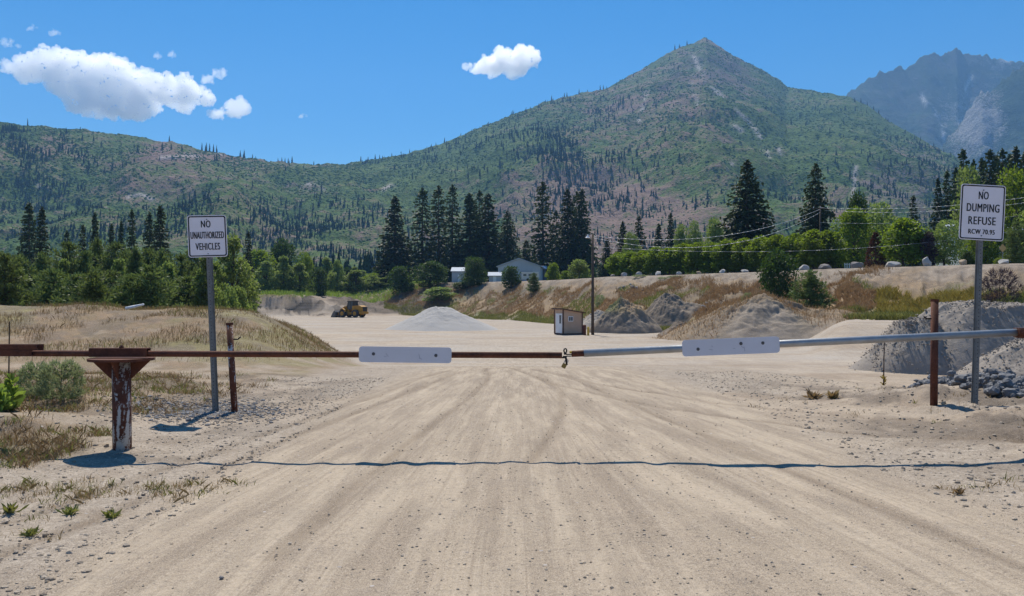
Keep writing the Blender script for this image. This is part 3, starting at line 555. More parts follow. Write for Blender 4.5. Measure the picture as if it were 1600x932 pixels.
cloud('tiny puff above the middle of the large cloud, right of a pair', [(269, 84, 6, 5)], DC, 1.2, 4, 9, 0.0045)
cloud('tiny lone puff low over the saddle of the ridge', [(473, 181, 8, 2.6)], DC, 1.2, 3, 10, 0.006)

# ------------------------------------------------------------------ plants: shared meshes
def quads(c, d, w, l, rng, flat=0.0):
    """n leaf quads at c (n,3), long axis d, half width w, length l"""
    n = len(c); d = d / (np.linalg.norm(d, axis=1, keepdims=True) + 1e-9)
    r = rng.normal(0, 1, (n, 3)); 
    if flat: r[:, 2] *= (1 - flat)
    s = np.cross(d, r); s /= (np.linalg.norm(s, axis=1, keepdims=True) + 1e-9)
    w = np.broadcast_to(np.asarray(w), (n,))[:, None]; l = np.broadcast_to(np.asarray(l), (n,))[:, None]
    V = np.stack([c - s * w * 0.35, c + s * w * 0.35, c + d * l * 0.6 + s * w, c + d * l, c + d * l * 0.6 - s * w], 1)
    return V
def pack(Vs, rng):
    V = np.concatenate(Vs, 0); n = len(V); Fc = np.arange(n * 5).reshape(n, 5); return V.reshape(-1, 3), Fc, np.repeat(rng.uniform(0, 1, n), 5)
def crown_mesh(name, Vs, rng, mat): v, f, r = pack(Vs, rng); return np_mesh(name, v, f, False, [mat], None, rnd=r)
def trunk_mesh(h, r0, limbs=(), bend=0.0, seed=0):
    bm = bmesh.new(); rg = random.Random(seed); p = Vector((0, 0, -0.02)); n = 7
    for i in range(n):
        z1 = h * (i + 1) / n; q = Vector((rg.uniform(-bend, bend), rg.uniform(-bend, bend), z1))
        tube(bm, p, q + (q - p) * 0.02, r0 * (1 - 0.9 * i / n), r0 * (1 - 0.9 * (i + 1) / n), 9); p = q
    for a, b, r in limbs: tube(bm, a, b, r, r * 0.35, 6)
    me = bpy.data.meshes.new('trunk'); bm.to_mesh(me); bm.free(); me.materials.append(M['bark'])
    for q in me.polygons: q.use_smooth = True
    return me
def fir(seed, rad, bare=0.06, whorls=40, dens=1.0, power=0.85, gap=0.15, mat='fir', droop=0.25):
    rng = np.random.default_rng(seed); C, Dv, W, L = [], [], [], []; limbs = []
    for i in range(whorls):
        t = (i + 0.5 * rng.uniform()) / whorls; h = bare + (0.985 - bare) * t; rr = rad * (1 - t) ** power + 0.012; nb = int((7 if t < 0.8 else 5) * dens) + 1
        if rng.uniform() < gap: nb = max(2, nb // 2)
        a0 = rng.uniform(0, 6.28)
        for b in range(nb):
            a = a0 + 6.283 * b / nb + rng.normal(0, 0.25); ln = rr * rng.uniform(0.62, 1.12) * (1.0 if rng.uniform() > 0.08 else 1.25); m = max(3, int(ln / 0.016))
            s = (np.arange(m) + rng.uniform(0, 1, m)) / m; s = 0.12 + 0.88 * s
            up = 0.35 * (t - 0.35); dz = ln * s * up - droop * ln * s * s
            p = np.stack([np.cos(a) * ln * s, np.sin(a) * ln * s, h + dz], 1) + rng.normal(0, 0.004, (m, 3))
            side = rng.choice([-1, 1], m) * rng.uniform(0.2, 1.1, m); dirx = np.cos(a + side); diry = np.sin(a + side)
            C.append(p); Dv.append(np.stack([dirx, diry, rng.uniform(-0.75, 0.1, m)], 1)); W.append(rng.uniform(0.006, 0.012, m)); L.append(rng.uniform(0.025, 0.05, m) * (1.1 - 0.5 * t))
            if i % 3 == 0 and b % 2 == 0 and t < 0.8: limbs.append(((0, 0, h), (np.cos(a) * ln * 0.8, np.sin(a) * ln * 0.8, h + ln * 0.8 * up - droop * ln * 0.6), 0.0035))
    m = 50; C.append(np.stack([rng.normal(0, 0.004, m), rng.normal(0, 0.004, m), rng.uniform(0.93, 1.0, m)], 1)); Dv.append(np.stack([rng.normal(0, 1, m), rng.normal(0, 1, m), rng.uniform(0.2, 1.5, m)], 1)); W.append(np.full(m, 0.006)); L.append(np.full(m, 0.02))
    C = np.concatenate(C); Dv = np.concatenate(Dv); W = np.concatenate(W); L = np.concatenate(L)
    V = quads(C, Dv, W, L, rng, 0.3); V2 = quads(C + rng.normal(0, 0.005, C.shape), Dv * [1, 1, 0.3] + [0, 0, -0.6], W, L * 0.8, rng)
    return crown_mesh('crown', [V, V2], rng, M[mat]), trunk_mesh(0.96, 0.016 if rad < 0.2 else 0.02, limbs, 0.003, seed)
def youngpine(seed, rad=0.26, n=520, mat='pine', base=0.04, pw=0.7, tuft=9, ls=0.06):
    rng = np.random.default_rng(seed); t = rng.uniform(0, 1, n) ** 1.15; h = base + (0.97 - base) * t; a = rng.uniform(0, 6.283, n)
    env = rad * np.minimum(1.0, (1.02 - t) ** pw * 1.25) * np.minimum(1, 0.55 + t * 3.0); lump = 0.75 + 0.45 * vnoise(a * 1.6, h * 9, seed); r = env * lump * rng.uniform(0.35, 1.0, n) ** 0.55
    P0 = np.stack([r * np.cos(a), r * np.sin(a), h], 1); up = np.stack([np.cos(a) * 0.8, np.sin(a) * 0.8, 0.55 + 0.5 * t], 1)
    C = np.repeat(P0, tuft, 0) + rng.normal(0, 0.006, (n * tuft, 3)); Dv = np.repeat(up, tuft, 0) + rng.normal(0, 0.6, (n * tuft, 3))
    V = quads(C, Dv, rng.uniform(0.006, 0.011, n * tuft), rng.uniform(0.6, 1.1, n * tuft) * ls, rng)
    limbs = [((0, 0, P0[i, 2] * 0.9), tuple(P0[i]), 0.006) for i in range(0, n, 22)]
    return crown_mesh('crown', [V], rng, M[mat]), trunk_mesh(0.93, 0.02, limbs, 0.006, seed)
def tuftpine(seed, rad=0.30, whorls=13, mat='pine', pw=0.7, ls=0.055):
    rng = np.random.default_rng(seed); C, Dv, limbs = [], [], []
    for i in range(whorls):
        t = (i + rng.uniform(0.1, 0.9)) / whorls; h = 0.03 + 0.90 * t; nb = rng.integers(5, 9) if t < 0.8 else 4; a0 = rng.uniform(0, 6.28)
        for b in range(nb):
            a = a0 + 6.283 * b / nb + rng.normal(0, 0.35); ln = (rad * (1.03 - t) ** pw + 0.02) * rng.uniform(0.5, 1.25); up = rng.uniform(0.05, 0.55)
            m = max(2, int(ln / 0.05)); 
            for s_ in np.linspace(0.35, 1.0, m):
                p = np.array([np.cos(a) * ln * s_, np.sin(a) * ln * s_, h + ln * s_ * up * s_]); k = int(rng.integers(18, 30)); q = rng.normal(0, 1, (k, 3)); C.append(p + q * 0.016); Dv.append(q * 0.8 + [np.cos(a) * 0.5, np.sin(a) * 0.5, 0.8])
            limbs.append(((0, 0, h), (np.cos(a) * ln * 0.9, np.sin(a) * ln * 0.9, h + ln * 0.8 * up), 0.006))
    k = 60; C.append(np.stack([rng.normal(0, 0.012, k), rng.normal(0, 0.012, k), rng.uniform(0.88, 0.97, k)], 1)); Dv.append(rng.normal(0, 0.5, (k, 3)) + [0, 0, 1])
    C = np.concatenate(C); Dv = np.concatenate(Dv); n = len(C)
    return crown_mesh('crown', [quads(C, Dv, rng.uniform(0.005, 0.010, n), rng.uniform(0.6, 1.1, n) * ls, rng)], rng, M[mat]), trunk_mesh(0.95, 0.02, limbs, 0.008, seed)
def leafy(seed, env, lobes, per, leaf, mat, base=0.2, lobe_r=(0.10, 0.2), top_light=True):
    """broadleaf crown: leaf clumps on lobes inside an envelope env(t)->radius, unit height"""
    rng = np.random.default_rng(seed); Vs = []; limbs = []
    for i in range(lobes):
        t = rng.uniform(0, 1); h = base + (0.94 - base) * t; e = env(t); a = rng.uniform(0, 6.283); lr = rng.uniform(*lobe_r) * (0.7 + 0.3 * min(1, e / 0.3)); q = max(0, e - lr * 0.7) * rng.uniform(0.2, 1.0) ** 0.5
        c = np.array([q * math.cos(a), q * math.sin(a), h]); m = int(per * rng.uniform(0.6, 1.3)); dirs = rng.normal(0, 1, (m, 3)); dirs /= np.linalg.norm(dirs, axis=1, keepdims=True)
        rad = lr * rng.uniform(0.35, 1.08, m) ** 0.5; p = c + dirs * rad[:, None] * [1, 1, 0.85]; p[:, 2] = np.maximum(p[:, 2], base * 0.5 + 0.01)
        dv = dirs * 0.8 + rng.normal(0, 0.6, (m, 3)) + [0, 0, -0.15]; Vs.append(quads(p, dv, leaf * rng.uniform(0.3, 0.55, m), leaf * rng.uniform(0.8, 1.5, m), rng))
        if i % 2 == 0: limbs.append(((0, 0, max(0.05, h * 0.55)), tuple(c), 0.008))
    return crown_mesh('crown', Vs, rng, M[mat]), trunk_mesh(0.75, 0.022, limbs, 0.012, seed)
ROUND = lambda t: 0.42 * math.sqrt(max(0.0, 1 - (1.75 * (t - 0.46)) ** 2)) + 0.03
COLUMN = lambda t: 0.20 * min(1, 0.65 + t * 1.6) * min(1.0, (1.05 - t) * 2.0) + 0.02
DOME = lambda t: 0.5 * math.sqrt(max(0.02, 1 - (t * 0.95) ** 2.2))
BOXY = lambda t: 0.36 * min(1, (1.04 - t) * 4.0)
print('meshes...')
PROTO = {
 'fir': [fir(1, 0.15), fir(2, 0.17, 0.03, 42), fir(3, 0.13, 0.08, 38, 0.9, 0.75, 0.25)],
 'thinfir': [fir(11, 0.105, 0.12, 36, 0.75, 0.45, 0.4), fir(12, 0.12, 0.08, 36, 0.8, 0.5, 0.35)],
 'widefir': [fir(21, 0.30, 0.03, 46, 1.3, 0.85, 0.1), fir(22, 0.27, 0.04, 44, 1.2, 0.62, 0.2)],
 'pine': [tuftpine(31), tuftpine(32, 0.34, 12, 'pine', 0.6), tuftpine(33, 0.26, 14, 'pine', 0.8), tuftpine(34, 0.31, 11, 'pine', 0.55), tuftpine(35, 0.28, 13, 'pine', 0.9)],
 'poplar': [leafy(41, COLUMN, 46, 110, 0.026, 'poplar', 0.10, (0.06, 0.12)), leafy(42, lambda t: COLUMN(t) * 1.35, 50, 110, 0.026, 'poplar', 0.08, (0.06, 0.13)), leafy(43, lambda t: COLUMN(t) * 1.15, 44, 110, 0.028, 'poplar', 0.06, (0.06, 0.12))],
 'round': [leafy(51, ROUND, 44, 130, 0.032, 'hedge', 0.16), leafy(52, ROUND, 48, 130, 0.030, 'hedge', 0.12)],
 'dkround': [leafy(56, ROUND, 44, 130, 0.034, 'dkleaf', 0.12), leafy(57, ROUND, 46, 130, 0.032, 'dkleaf', 0.05)],
 'paleround': [leafy(58, ROUND, 40, 120, 0.034, 'poplar', 0.14), leafy(59, ROUND, 44, 120, 0.032, 'poplar', 0.08)],
 'hedge': [leafy(61, BOXY, 62, 120, 0.036, 'hedge', 0.22, (0.11, 0.19)), leafy(62, BOXY, 62, 120, 0.036, 'hedge', 0.24, (0.11, 0.19)), leafy(63, BOXY, 60, 120, 0.036, 'hedge', 0.2, (0.11, 0.19))],
 'bush': [leafy(71, DOME, 26, 110, 0.055, 'hedge', 0.10, (0.14, 0.26)), leafy(72, DOME, 28, 110, 0.05, 'hedge', 0.10, (0.14, 0.26))],
 'palebush': [leafy(74, DOME, 28, 110, 0.055, 'poplar', 0.10, (0.14, 0.26)), leafy(75, DOME, 26, 110, 0.05, 'poplar', 0.1, (0.14, 0.26))],
 'dkbush': [leafy(76, ROUND, 34, 120, 0.045, 'dkleaf', 0.04, (0.14, 0.24))],
 'redfir': [youngpine(81, 0.25, 520, 'redleaf', 0.02, 0.8)],
 'purple': [leafy(83, COLUMN, 30, 110, 0.03, 'purple', 0.1, (0.08, 0.14))],
 'sage': [youngpine(85, 0.62, 420, 'sage', 0.02, 0.35, 8, 0.16), youngpine(86, 0.7, 420, 'sage', 0.02, 0.3, 8, 0.16)],
 'brownbush': [youngpine(88, 0.6, 260, 'purple', 0.02, 0.3, 6, 0.2)],
}
WID = {'fir': 0.30, 'thinfir': 0.22, 'widefir': 0.58, 'pine': 0.54, 'poplar': 0.46, 'round': 0.86, 'dkround': 0.86, 'paleround': 0.86, 'hedge': 0.72, 'bush': 1.0, 'palebush': 1.0, 'dkbush': 0.86, 'redfir': 0.5, 'purple': 0.4, 'sage': 1.3, 'brownbush': 1.2}
TRNG = random.Random(77); NAMES = {'fir': 'fir_tree', 'thinfir': 'fir_tree', 'widefir': 'spruce_tree', 'pine': 'pine_tree', 'poplar': 'poplar_tree', 'round': 'leafy_tree', 'dkround': 'leafy_tree', 'paleround': 'leafy_tree', 'hedge': 'hedge_tree', 'bush': 'bush', 'palebush': 'bush', 'dkbush': 'bush', 'redfir': 'dead_conifer', 'purple': 'purple_tree', 'sage': 'sagebrush', 'brownbush': 'dead_bush'}
CATS = {'bush': 'bush', 'palebush': 'bush', 'dkbush': 'bush', 'sage': 'shrub', 'brownbush': 'bush'}
def plant(kind, px, top, d, wpx, label, group=None, var=None, base=None, sink=0.0):
    """a plant whose top shows at (px, top) when it stands d metres away; wpx = its width in the photo"""
    x = (px - 800) / F * d; z0 = g1(x, d) if base is None else base; z0 -= sink
    H = max(0.3, EYE + (HOR - top) / F * d - z0); W = wpx / F * d
    if kind in ('fir', 'thinfir'): W *= 1.45
    if kind == 'widefir': W *= 1.4
    V = PROTO[kind]; cm, tm = V[TRNG.randrange(len(V)) if var is None else var]
    t = thing(NAMES[kind], label, CATS.get(kind, 'tree'), (x, d, z0), TRNG.uniform(0, 6.28), group); t.scale = (W / WID[kind], W / WID[kind], H)
    link('crown', cm, t); link('trunk', tm, t); return t
ORD = ['first', 'second', 'third', 'fourth', 'fifth', 'sixth', 'seventh', 'eighth', 'ninth', 'tenth', 'eleventh', 'twelfth', 'thirteenth', 'fourteenth', 'fifteenth', 'sixteenth', 'seventeenth', 'eighteenth', 'nineteenth', 'twentieth', 'twenty-first', 'twenty-second', 'twenty-third', 'twenty-fourth']

# tall firs behind the young pines on the left
g = 'tall dark firs behind the left pines'
for px, top, w, lb in [(45, 318, 40, 'tallest dark fir near the left edge, rising over the young pines'), (65, 324, 30, 'dark fir close right of the tallest one near the left edge'), (104, 361, 24, 'small dark fir tip between the two groups left of the unauthorized vehicles sign'), (129, 352, 20, 'narrow dark fir left of the stout lone fir'), (148, 333, 24, 'stout lone dark fir rising over the middle of the young pines'),
        (174, 351, 22, 'dark fir just right of the stout lone fir'), (189, 346, 20, 'narrow dark fir left of the tall slim one'), (206, 328, 24, 'tall slim dark fir right of the middle of the young pines'), (233, 332, 28, 'left one of the dark fir pair nearest the left sign'), (250, 322, 36, 'right and taller one of the dark fir pair nearest the left sign'), (388, 362, 22, 'lone dark fir just right of the unauthorized vehicles sign')]:
    plant('fir', px, top, 150 + TRNG.uniform(-8, 12), w, lb, g)
# young pines behind the grassy mound
g = 'young pines behind the grassy mound'
rows = [[(-14, 398, 60), (33, 390, 46), (66, 388, 48), (108, 380, 44), (134, 384, 42), (152, 378, 44), (180, 376, 44), (197, 381, 40), (212, 379, 42), (233, 382, 42), (254, 396, 40), (283, 402, 40), (300, 398, 44)], [(8, 404, 64), (50, 424, 56), (84, 420, 56), (118, 432, 52), (146, 422, 54), (172, 415, 56), (205, 420, 50), (236, 408, 54), (268, 415, 46), (292, 424, 50), (318, 430, 40)]]
for r_, (row, dd, nm) in enumerate(zip(rows, (76, 58), ('back row', 'front row'))):
    for i, (px, top, w) in enumerate(row): plant('pine', px, top + TRNG.uniform(-10, 8), dd + TRNG.uniform(-9, 9), w * TRNG.uniform(1.15, 1.6), '%s young pine from the left edge in the %s behind the grassy mound' % (ORD[i], nm), g)
for px, top, d, w, lb in [(30, 412, 66, 44, 'pale leafy sapling among the young pines near the left edge'), (186, 398, 68, 40, 'pale leafy sapling in the middle of the young pines'), (262, 404, 64, 42, 'pale leafy sapling among the pines left of the left sign'), (322, 396, 62, 46, 'pale leafy sapling right beside the left sign post'), (100, 405, 70, 36, 'pale leafy sapling between the pines in the left quarter')]: plant('poplar', px, top, d, w, lb, g)
# broadleaf trees and saplings behind the pit
g = 'broadleaf trees behind the pit'
for kind, px, top, d, w, lb in [('poplar', 362, 362, 78, 66, 'tall pale green poplar directly right of the left sign'), ('poplar', 335, 404, 72, 44, 'pale leafy tree behind the left sign post'), ('round', 404, 393, 195, 62, 'bright green round tree right of the left sign'), ('dkround', 443, 377, 205, 48, 'dark round tree left of the pit, topping the paler ones'),
        ('poplar', 416, 408, 184, 42, 'yellowish pale tree left of the cut bank'), ('poplar', 443, 400, 186, 34, 'pale tree in front of the dark round tree'), ('round', 476, 395, 200, 30, 'bright green tree right of the dark round tree'), ('poplar', 468, 409, 187, 34, 'pale sapling over the left end of the cut bank'), ('dkround', 497, 418, 190, 34, 'dark green sapling over the middle of the cut bank'), ('poplar', 510, 400, 215, 26, 'slim pale poplar above the cut bank'), ('poplar', 527, 404, 220, 24, 'slim pale poplar behind the loader cab'), ('dkround', 541, 420, 222, 26, 'small dark tree right of the slim poplars'), ('poplar', 556, 420, 215, 42, 'broad pale sapling above and right of the loader'), ('poplar', 585, 430, 215, 32, 'pale sapling left of the yellowish one beyond the dirt heap'), ('poplar', 603, 433, 214, 34, 'yellowish sapling beyond the dirt heap'), ('dkbush', 628, 416, 196, 44, 'dark dense bush left of the round willow at the pit end'), ('dkround', 672, 410, 192, 58, 'round willow-like tree at the far end of the pit'), ('palebush', 690, 450, 178, 64, 'pale bush heap behind the white gravel pile'), ('dkround', 741, 402, 180, 46, 'dark upright tree left of the grey barn'), ('dkbush', 725, 440, 182, 40, 'green bush at the foot of the dark upright tree'), ('dkbush', 799, 416, 166, 32, 'oval dark bush in front of the grey barn'), ('pine', 834, 426, 150, 19, 'small dark conifer on the slope below the barn'), ('bush', 864, 413, 158, 26, 'round green bush right of the camper'), ('bush', 884, 424, 150, 20, 'low bright bush between two larger bushes by the lamp pole'), ('palebush', 905, 408, 148, 40, 'pale green bush just left of the lamp pole'), ('palebush', 928, 420, 220, 20, 'pale small tree behind the lamp pole'),
        ('palebush', 374, 452, 70, 44, 'pale bush at the right end of the young pines'), ('palebush', 360, 455, 68, 40, 'pale bush at the foot of the tall poplar'), ('palebush', 345, 462, 66, 36, 'low pale bush left of the foot of the tall poplar')]:
    plant(kind, px, top, d, w, lb, g)
for i in range(26): plant(['poplar', 'paleround', 'round', 'poplar', 'dkround'][i % 5], 395 + i * 8.6 + TRNG.uniform(-5, 5), TRNG.uniform(416, 432), TRNG.uniform(222, 285), TRNG.uniform(22, 38), 'leafy tree in the mixed thicket beyond the cut bank', 'thicket trees beyond the cut bank')
# the tall firs at the centre
g = 'tall firs around the grey barn'
for kind, px, top, w, lb, dd in [('fir', 617, 307, 42, 'leftmost tall fir of the centre group', 225), ('thinfir', 660, 295, 28, 'thin tall fir, second from the left in the centre group', 228), ('thinfir', 685, 292, 28, 'thin tall fir, third from the left in the centre group', 222), ('thinfir', 707, 290, 24, 'thin fir with the highest tip left of the barn', 230), ('fir', 734, 303, 46, 'broad dark fir left of the twin-tipped one behind the barn bush', 228), ('thinfir', 749, 298, 22, 'slender fir tip between two broad dark firs', 236), ('fir', 763, 303, 46, 'broad dark fir behind the barn gable, left part', 228), ('widefir', 793, 330, 44, 'stout cone-shaped fir directly behind the grey barn', 222), ('fir', 822, 376, 26, 'low fir right behind the barn roof', 232), ('thinfir', 848, 286, 30, 'ragged tall fir right of the barn', 226), ('thinfir', 869, 330, 22, 'shorter thin fir between the ragged fir and the dense pair', 234), ('fir', 887, 296, 36, 'left fir of the dense dark pair beside the lamp pole', 222), ('thinfir', 901, 301, 22, 'slim fir wedged into the dense dark pair', 232), ('fir', 909, 296, 38, 'right fir of the dense dark pair beside the lamp pole', 224), ('fir', 640, 380, 24, 'low fir between the leftmost two tall firs', 240)]:
    plant(kind, px, top, dd, w, lb, g)
g = 'trees behind the hedge row'
for kind, px, top, w, lb, dd in [('fir', 949, 374, 22, 'small fir just right of the lamp pole', 190), ('fir', 973, 346, 24, 'fir behind the left end of the hedge row', 185), ('paleround', 986, 366, 32, 'pale broadleaf tree behind the left end of the hedge row', 180), ('fir', 998, 338, 26, 'dense dark fir over the left part of the hedge row', 185), ('fir', 1029, 350, 22, 'fir left of the slim spire over the hedge row', 188), ('fir', 1048, 333, 19, 'slim dark spire over the hedge row', 185), ('paleround', 1066, 354, 32, 'grey-green tree right of the slim dark spire', 180), ('paleround', 1085, 346, 30, 'olive tree left of the yellowish one over the hedge row', 182), ('paleround', 1118, 344, 44, 'olive tree directly left of the huge spruce', 180), ('poplar', 1096, 378, 20, 'yellowish sapling over the middle of the hedge row', 165), ('widefir', 1168, 250, 92, 'huge broad spruce over the hedge row', 130), ('widefir', 1275, 256, 60, 'big spruce over the right end of the hedge row', 130)]:
    plant(kind, px, top, dd, w, lb, g, var=(0 if px == 1168 else 1 if px == 1275 else None))
# the trimmed hedge row on the terrace
hx = [966, 985, 1005, 1025, 1046, 1068, 1090, 1113, 1137, 1162, 1188, 1215, 1243, 1270, 1294]; hy = [398, 394, 391, 388, 387, 384, 381, 379, 377, 373, 373, 369, 365, 362, 361]
hd = [139, 136, 133, 130, 128, 126, 123, 121, 118, 116, 113, 110, 108, 105, 103]
for i, (px, top, d) in enumerate(zip(hx, hy, hd)): plant('hedge', px, top + (i * 7 % 5) - 2, d, 40 + i * 1.2, '%s bright green tree from the left in the trimmed hedge row' % ORD[i], 'trimmed hedge row above the bank')
# right end of the terrace
g = 'trees on the terrace at the right'
for kind, px, top, d, w, lb in [('dkround', 1340, 306, 125, 46, 'darker round treetop behind the right end of the hedge row'), ('round', 1334, 328, 110, 64, 'loose light green tree right of the hedge row'), ('paleround', 1383, 318, 112, 78, 'large pale green tree behind the reddish conifer'), ('redfir', 1368, 364, 92, 32, 'reddish brown conifer among green trees'), ('hedge', 1412, 343, 90, 74, 'big dense clipped tree right of the reddish conifer'), ('purple', 1451, 360, 88, 26, 'purplish narrow tree left of the no dumping sign'), ('paleround', 1475, 346, 90, 74, 'light green tree partly behind the left edge of the no dumping sign'), ('fir', 1427, 306, 150, 24, 'lone dark fir over the clipped tree'), ('fir', 1466, 279, 140, 24, 'dark fir left of a close taller one, left of the no dumping sign'), ('fir', 1480, 267, 138, 26, 'dark fir second from left in the group over the no dumping sign'), ('fir', 1506, 234, 132, 36, 'tallest dark fir above the no dumping sign'), ('fir', 1522, 250, 140, 26, 'smaller dark fir right of the tallest above the no dumping sign'), ('fir', 1548, 234, 135, 44, 'broad dark fir above the right edge of the no dumping sign'), ('fir', 1567, 233, 140, 38, 'dark fir second from the right edge on the skyline'), ('fir', 1588, 230, 134, 44, 'dark fir at the right edge on the skyline'), ('fir', 1494, 262, 142, 26, 'short dark fir left of the tallest one above the no dumping sign'), ('fir', 1535, 247, 146, 34, 'dark fir filling the gap left of the broad fir above the no dumping sign'), ('fir', 1558, 243, 148, 34, 'dark fir behind the broad fir above the sign right edge'), ('fir', 1578, 241, 146, 34, 'dark fir between the last two skyline firs at the right edge'), ('fir', 1602, 238, 146, 40, 'dark fir cut by the right picture edge behind the others'), ('paleround', 1522, 262, 108, 74, 'pale leafy tree right behind the top of the no dumping sign'), ('round', 1585, 266, 104, 84, 'yellow-green leafy tree at the right edge'), ('pine', 1589, 346, 82, 36, 'open dark pine at the right edge by the diamond sign'), ('dkbush', 1512, 392, 84, 24, 'dark shrub behind the no dumping sign post'), ('round', 1540, 330, 100, 60, 'leafy tree behind the lower part of the no dumping sign'), ('paleround', 1640, 300, 95, 90, 'pale tree mostly outside the right edge'), ('bush', 1562, 404, 80, 22, 'low garden shrub left of the diamond sign foot')]:
    plant(kind, px, top, d, w, lb, g)
for kind, px, top, d, w, lb in [('dkround', 1217, 394, 80, 66, 'dark leafy tree standing on the bank in front of the hedge row'), ('pine', 1266, 421, 74, 62, 'young dark pine on the bank right of the leafy one'), ('brownbush', 1562, 424, 62, 50, 'dead brown bush on the bank at the right edge')]:
    plant(kind, px, top, d, w, lb, 'plants on the bank')
for i, (px, top, d, w, lb) in enumerate([(1000, 446, 118, 22, 'grey-green sagebrush on the bank left of three'), (1035, 441, 112, 14, 'grey-green sagebrush tuft in the middle of the bank'), (1055, 437, 110, 28, 'broad grey-green sagebrush high on the bank'), (1168, 459, 68, 18, 'sagebrush on top of the big mound, left one'), (1185, 461, 68, 18, 'sagebrush on top of the big mound, middle one'), (1200, 464, 68, 16, 'sagebrush on top of the big mound, right one'), (938, 462, 112, 16, 'pale bush low on the bank right of the lamp pole'), (96, 566, 11.4, 74, 'round grey-green bush behind the gate left end'), (58, 568, 11.8, 60, 'pale feathery bush beside the round grey-green one')]):
    plant('sage', px, top, d, w, lb, 'sagebrush', base=(None if i not in (3, 4, 5) else EYE + (HOR - 484) / F * d))

# ------------------------------------------------------------------ heaps
def heap(name, label, px, base_d, rx, ry, top, rot=0.0, seed=0, mats=None, zones_fn=None, pw=1.15, rough=0.12, flat=0.0, extra=None, group=None):
    cx = (px - 800) / F * base_d; cyy = base_d; z0 = g1(cx, cyy); H = EYE + (HOR - top) / F * base_d - z0
    nr, na = 90, 240; r = np.linspace(0, 1.12, nr); a = np.linspace(0, 2 * np.pi, na, endpoint=False); Rr, A = np.meshgrid(r, a, indexing='ij')
    wob = 0.86 + 0.28 * vnoise(np.cos(A) * 1.6 + seed, np.sin(A) * 1.6, seed)
    lx = Rr * np.cos(A) * rx * wob; ly = Rr * np.sin(A) * ry * wob; c, s = math.cos(rot), math.sin(rot); X = cx + lx * c - ly * s; Y = cyy + lx * s + ly * c
    prof = np.clip(1 - Rr, -0.12, 1); prof = np.where(prof > 0, np.minimum(prof / (1 - flat), 1 + 0 * prof) ** pw, prof)
    nz = fbm(X * 0.9, Y * 0.9, 6, seed + 2, 0.6); gl = ridged(A * 3.2 / 2, Rr * 1.2, 3, seed + 4)
    Z = np.where(prof > 0, prof * H * (1 + rough * (nz - 0.5) * 2) + rough * 0.5 * H * (nz - 0.5) * np.minimum(1, prof * 4) + rough * 0.5 * H * (gl - 0.6) * np.sin(np.pi * np.clip(Rr, 0, 1)), prof * H)
    GZ = G(X, Y); Z = GZ + Z
    Z[0, :] = Z[0, :].mean(); V = np.stack([X - cx, Y - cyy, Z - z0], -1).reshape(-1, 3)
    i = np.arange(nr - 1)[:, None] * na; j = np.arange(na)[None, :]; j2 = (j + 1) % na
    Fc = np.stack([i + j, i + na + j, i + na + j2, i + j2], -1).reshape(-1, 4)
    kw = {}
    if zones_fn: m1, m2 = zones_fn(Rr, A, nz, (Z - GZ) / max(H, .1)); kw = dict(m1=m1.reshape(-1, 4), m2=m2.reshape(-1, 4), m3=np.stack([X, Y, 0 * X, 0 * X + 1], -1).reshape(-1, 4))
    else: kw = dict(rnd=np.clip(nz.reshape(-1), 0, 1))
    o = link(name, np_mesh(name, V, Fc, True, mats, None, **kw), loc=(cx, cyy, z0)); tag(o, label, 'heap', group); o['hm'] = 0; del o['hm']
    return o, (cx, cyy, H, X, Y, Z)
def zn(road=0, grass=0, gravel=0, dirt=0, white=0, orange=0, track=0, green=0):
    def st(*q): 
        s = next(x.shape for x in q if hasattr(x, 'shape')); return np.stack([np.broadcast_to(np.asarray(x, float), s) for x in q], -1)
    return st, (road, grass, gravel, dirt), (white, orange, track, green)
def z_big(Rr, A, nz, h):
    front = np.exp(-((A - 4.55) / 0.75) ** 2) * sm((Rr - 0.22) / 0.15) * 1.3; g = np.clip(1 - front + (nz - 0.5) * 0.6, 0, 1); o = 0 * Rr
    return np.stack([o, g * 0.95, np.clip(front, 0, 1), 0.15 + 0.3 * nz], -1), np.stack([o, g * sm((nz - 0.45) / 0.2), o, sm((nz - 0.55) / 0.1) * 0.5], -1)
def z_weedy(Rr, A, nz, h):
    o = 0 * Rr; g = np.clip(sm((0.75 - Rr) / 0.3) + (nz - .5), 0, 1); return np.stack([o, g, o + 0.5, 0.5 * (1 - g)], -1), np.stack([o, g * np.clip(np.cos(A) * 0.8 + 0.5, 0, 1), o, g * np.clip(-np.cos(A), 0, 1)], -1)
def z_dark(Rr, A, nz, h):
    o = 0 * Rr; g = sm((Rr - 0.75) / 0.25) * sm((nz - .4) / .2); return np.stack([o, g, o + 0.1, o + 0.62], -1), np.stack([o, g * 0.5, o, o], -1)
def z_ridge(Rr, A, nz, h):
    o = 0 * Rr; return np.stack([o, o, o + 0.2, o + 0.74], -1), np.stack([o, o, o, o], -1)
heap('dirt_mound', 'big dirt mound with dry grass and a bare gravel face, right of the middle', 1188, 68, 8.2, 6.5, 458, 0, 1, [M['ground']], z_big, 1.0, 0.16, 0.08)
heap('dirt_mound', 'low weedy mound with orange dry grass right of the lamp pole', 975, 83, 3.9, 3.2, 468, 0, 2, [M['ground']], z_weedy, 0.8, 0.2, 0.1)
heap('dirt_mound', 'dark pointed dirt cone behind the weedy mound', 1040, 91, 4.3, 4.0, 457, 0, 3, [M['ground']], z_dark, 1.0, 0.14)
heap('dirt_mound', 'low dark soil ridge running up left of the big mound', 1062, 75, 3.6, 1.5, 503, 0.9, 4, [M['ground']], z_ridge, 0.9, 0.4)
heap('dirt_mound', 'low grey dirt slope behind the tan shed', 935, 96, 3.4, 3.0, 484, 0.3, 6, [M['dustsoil2']], None, 0.9, 0.2)
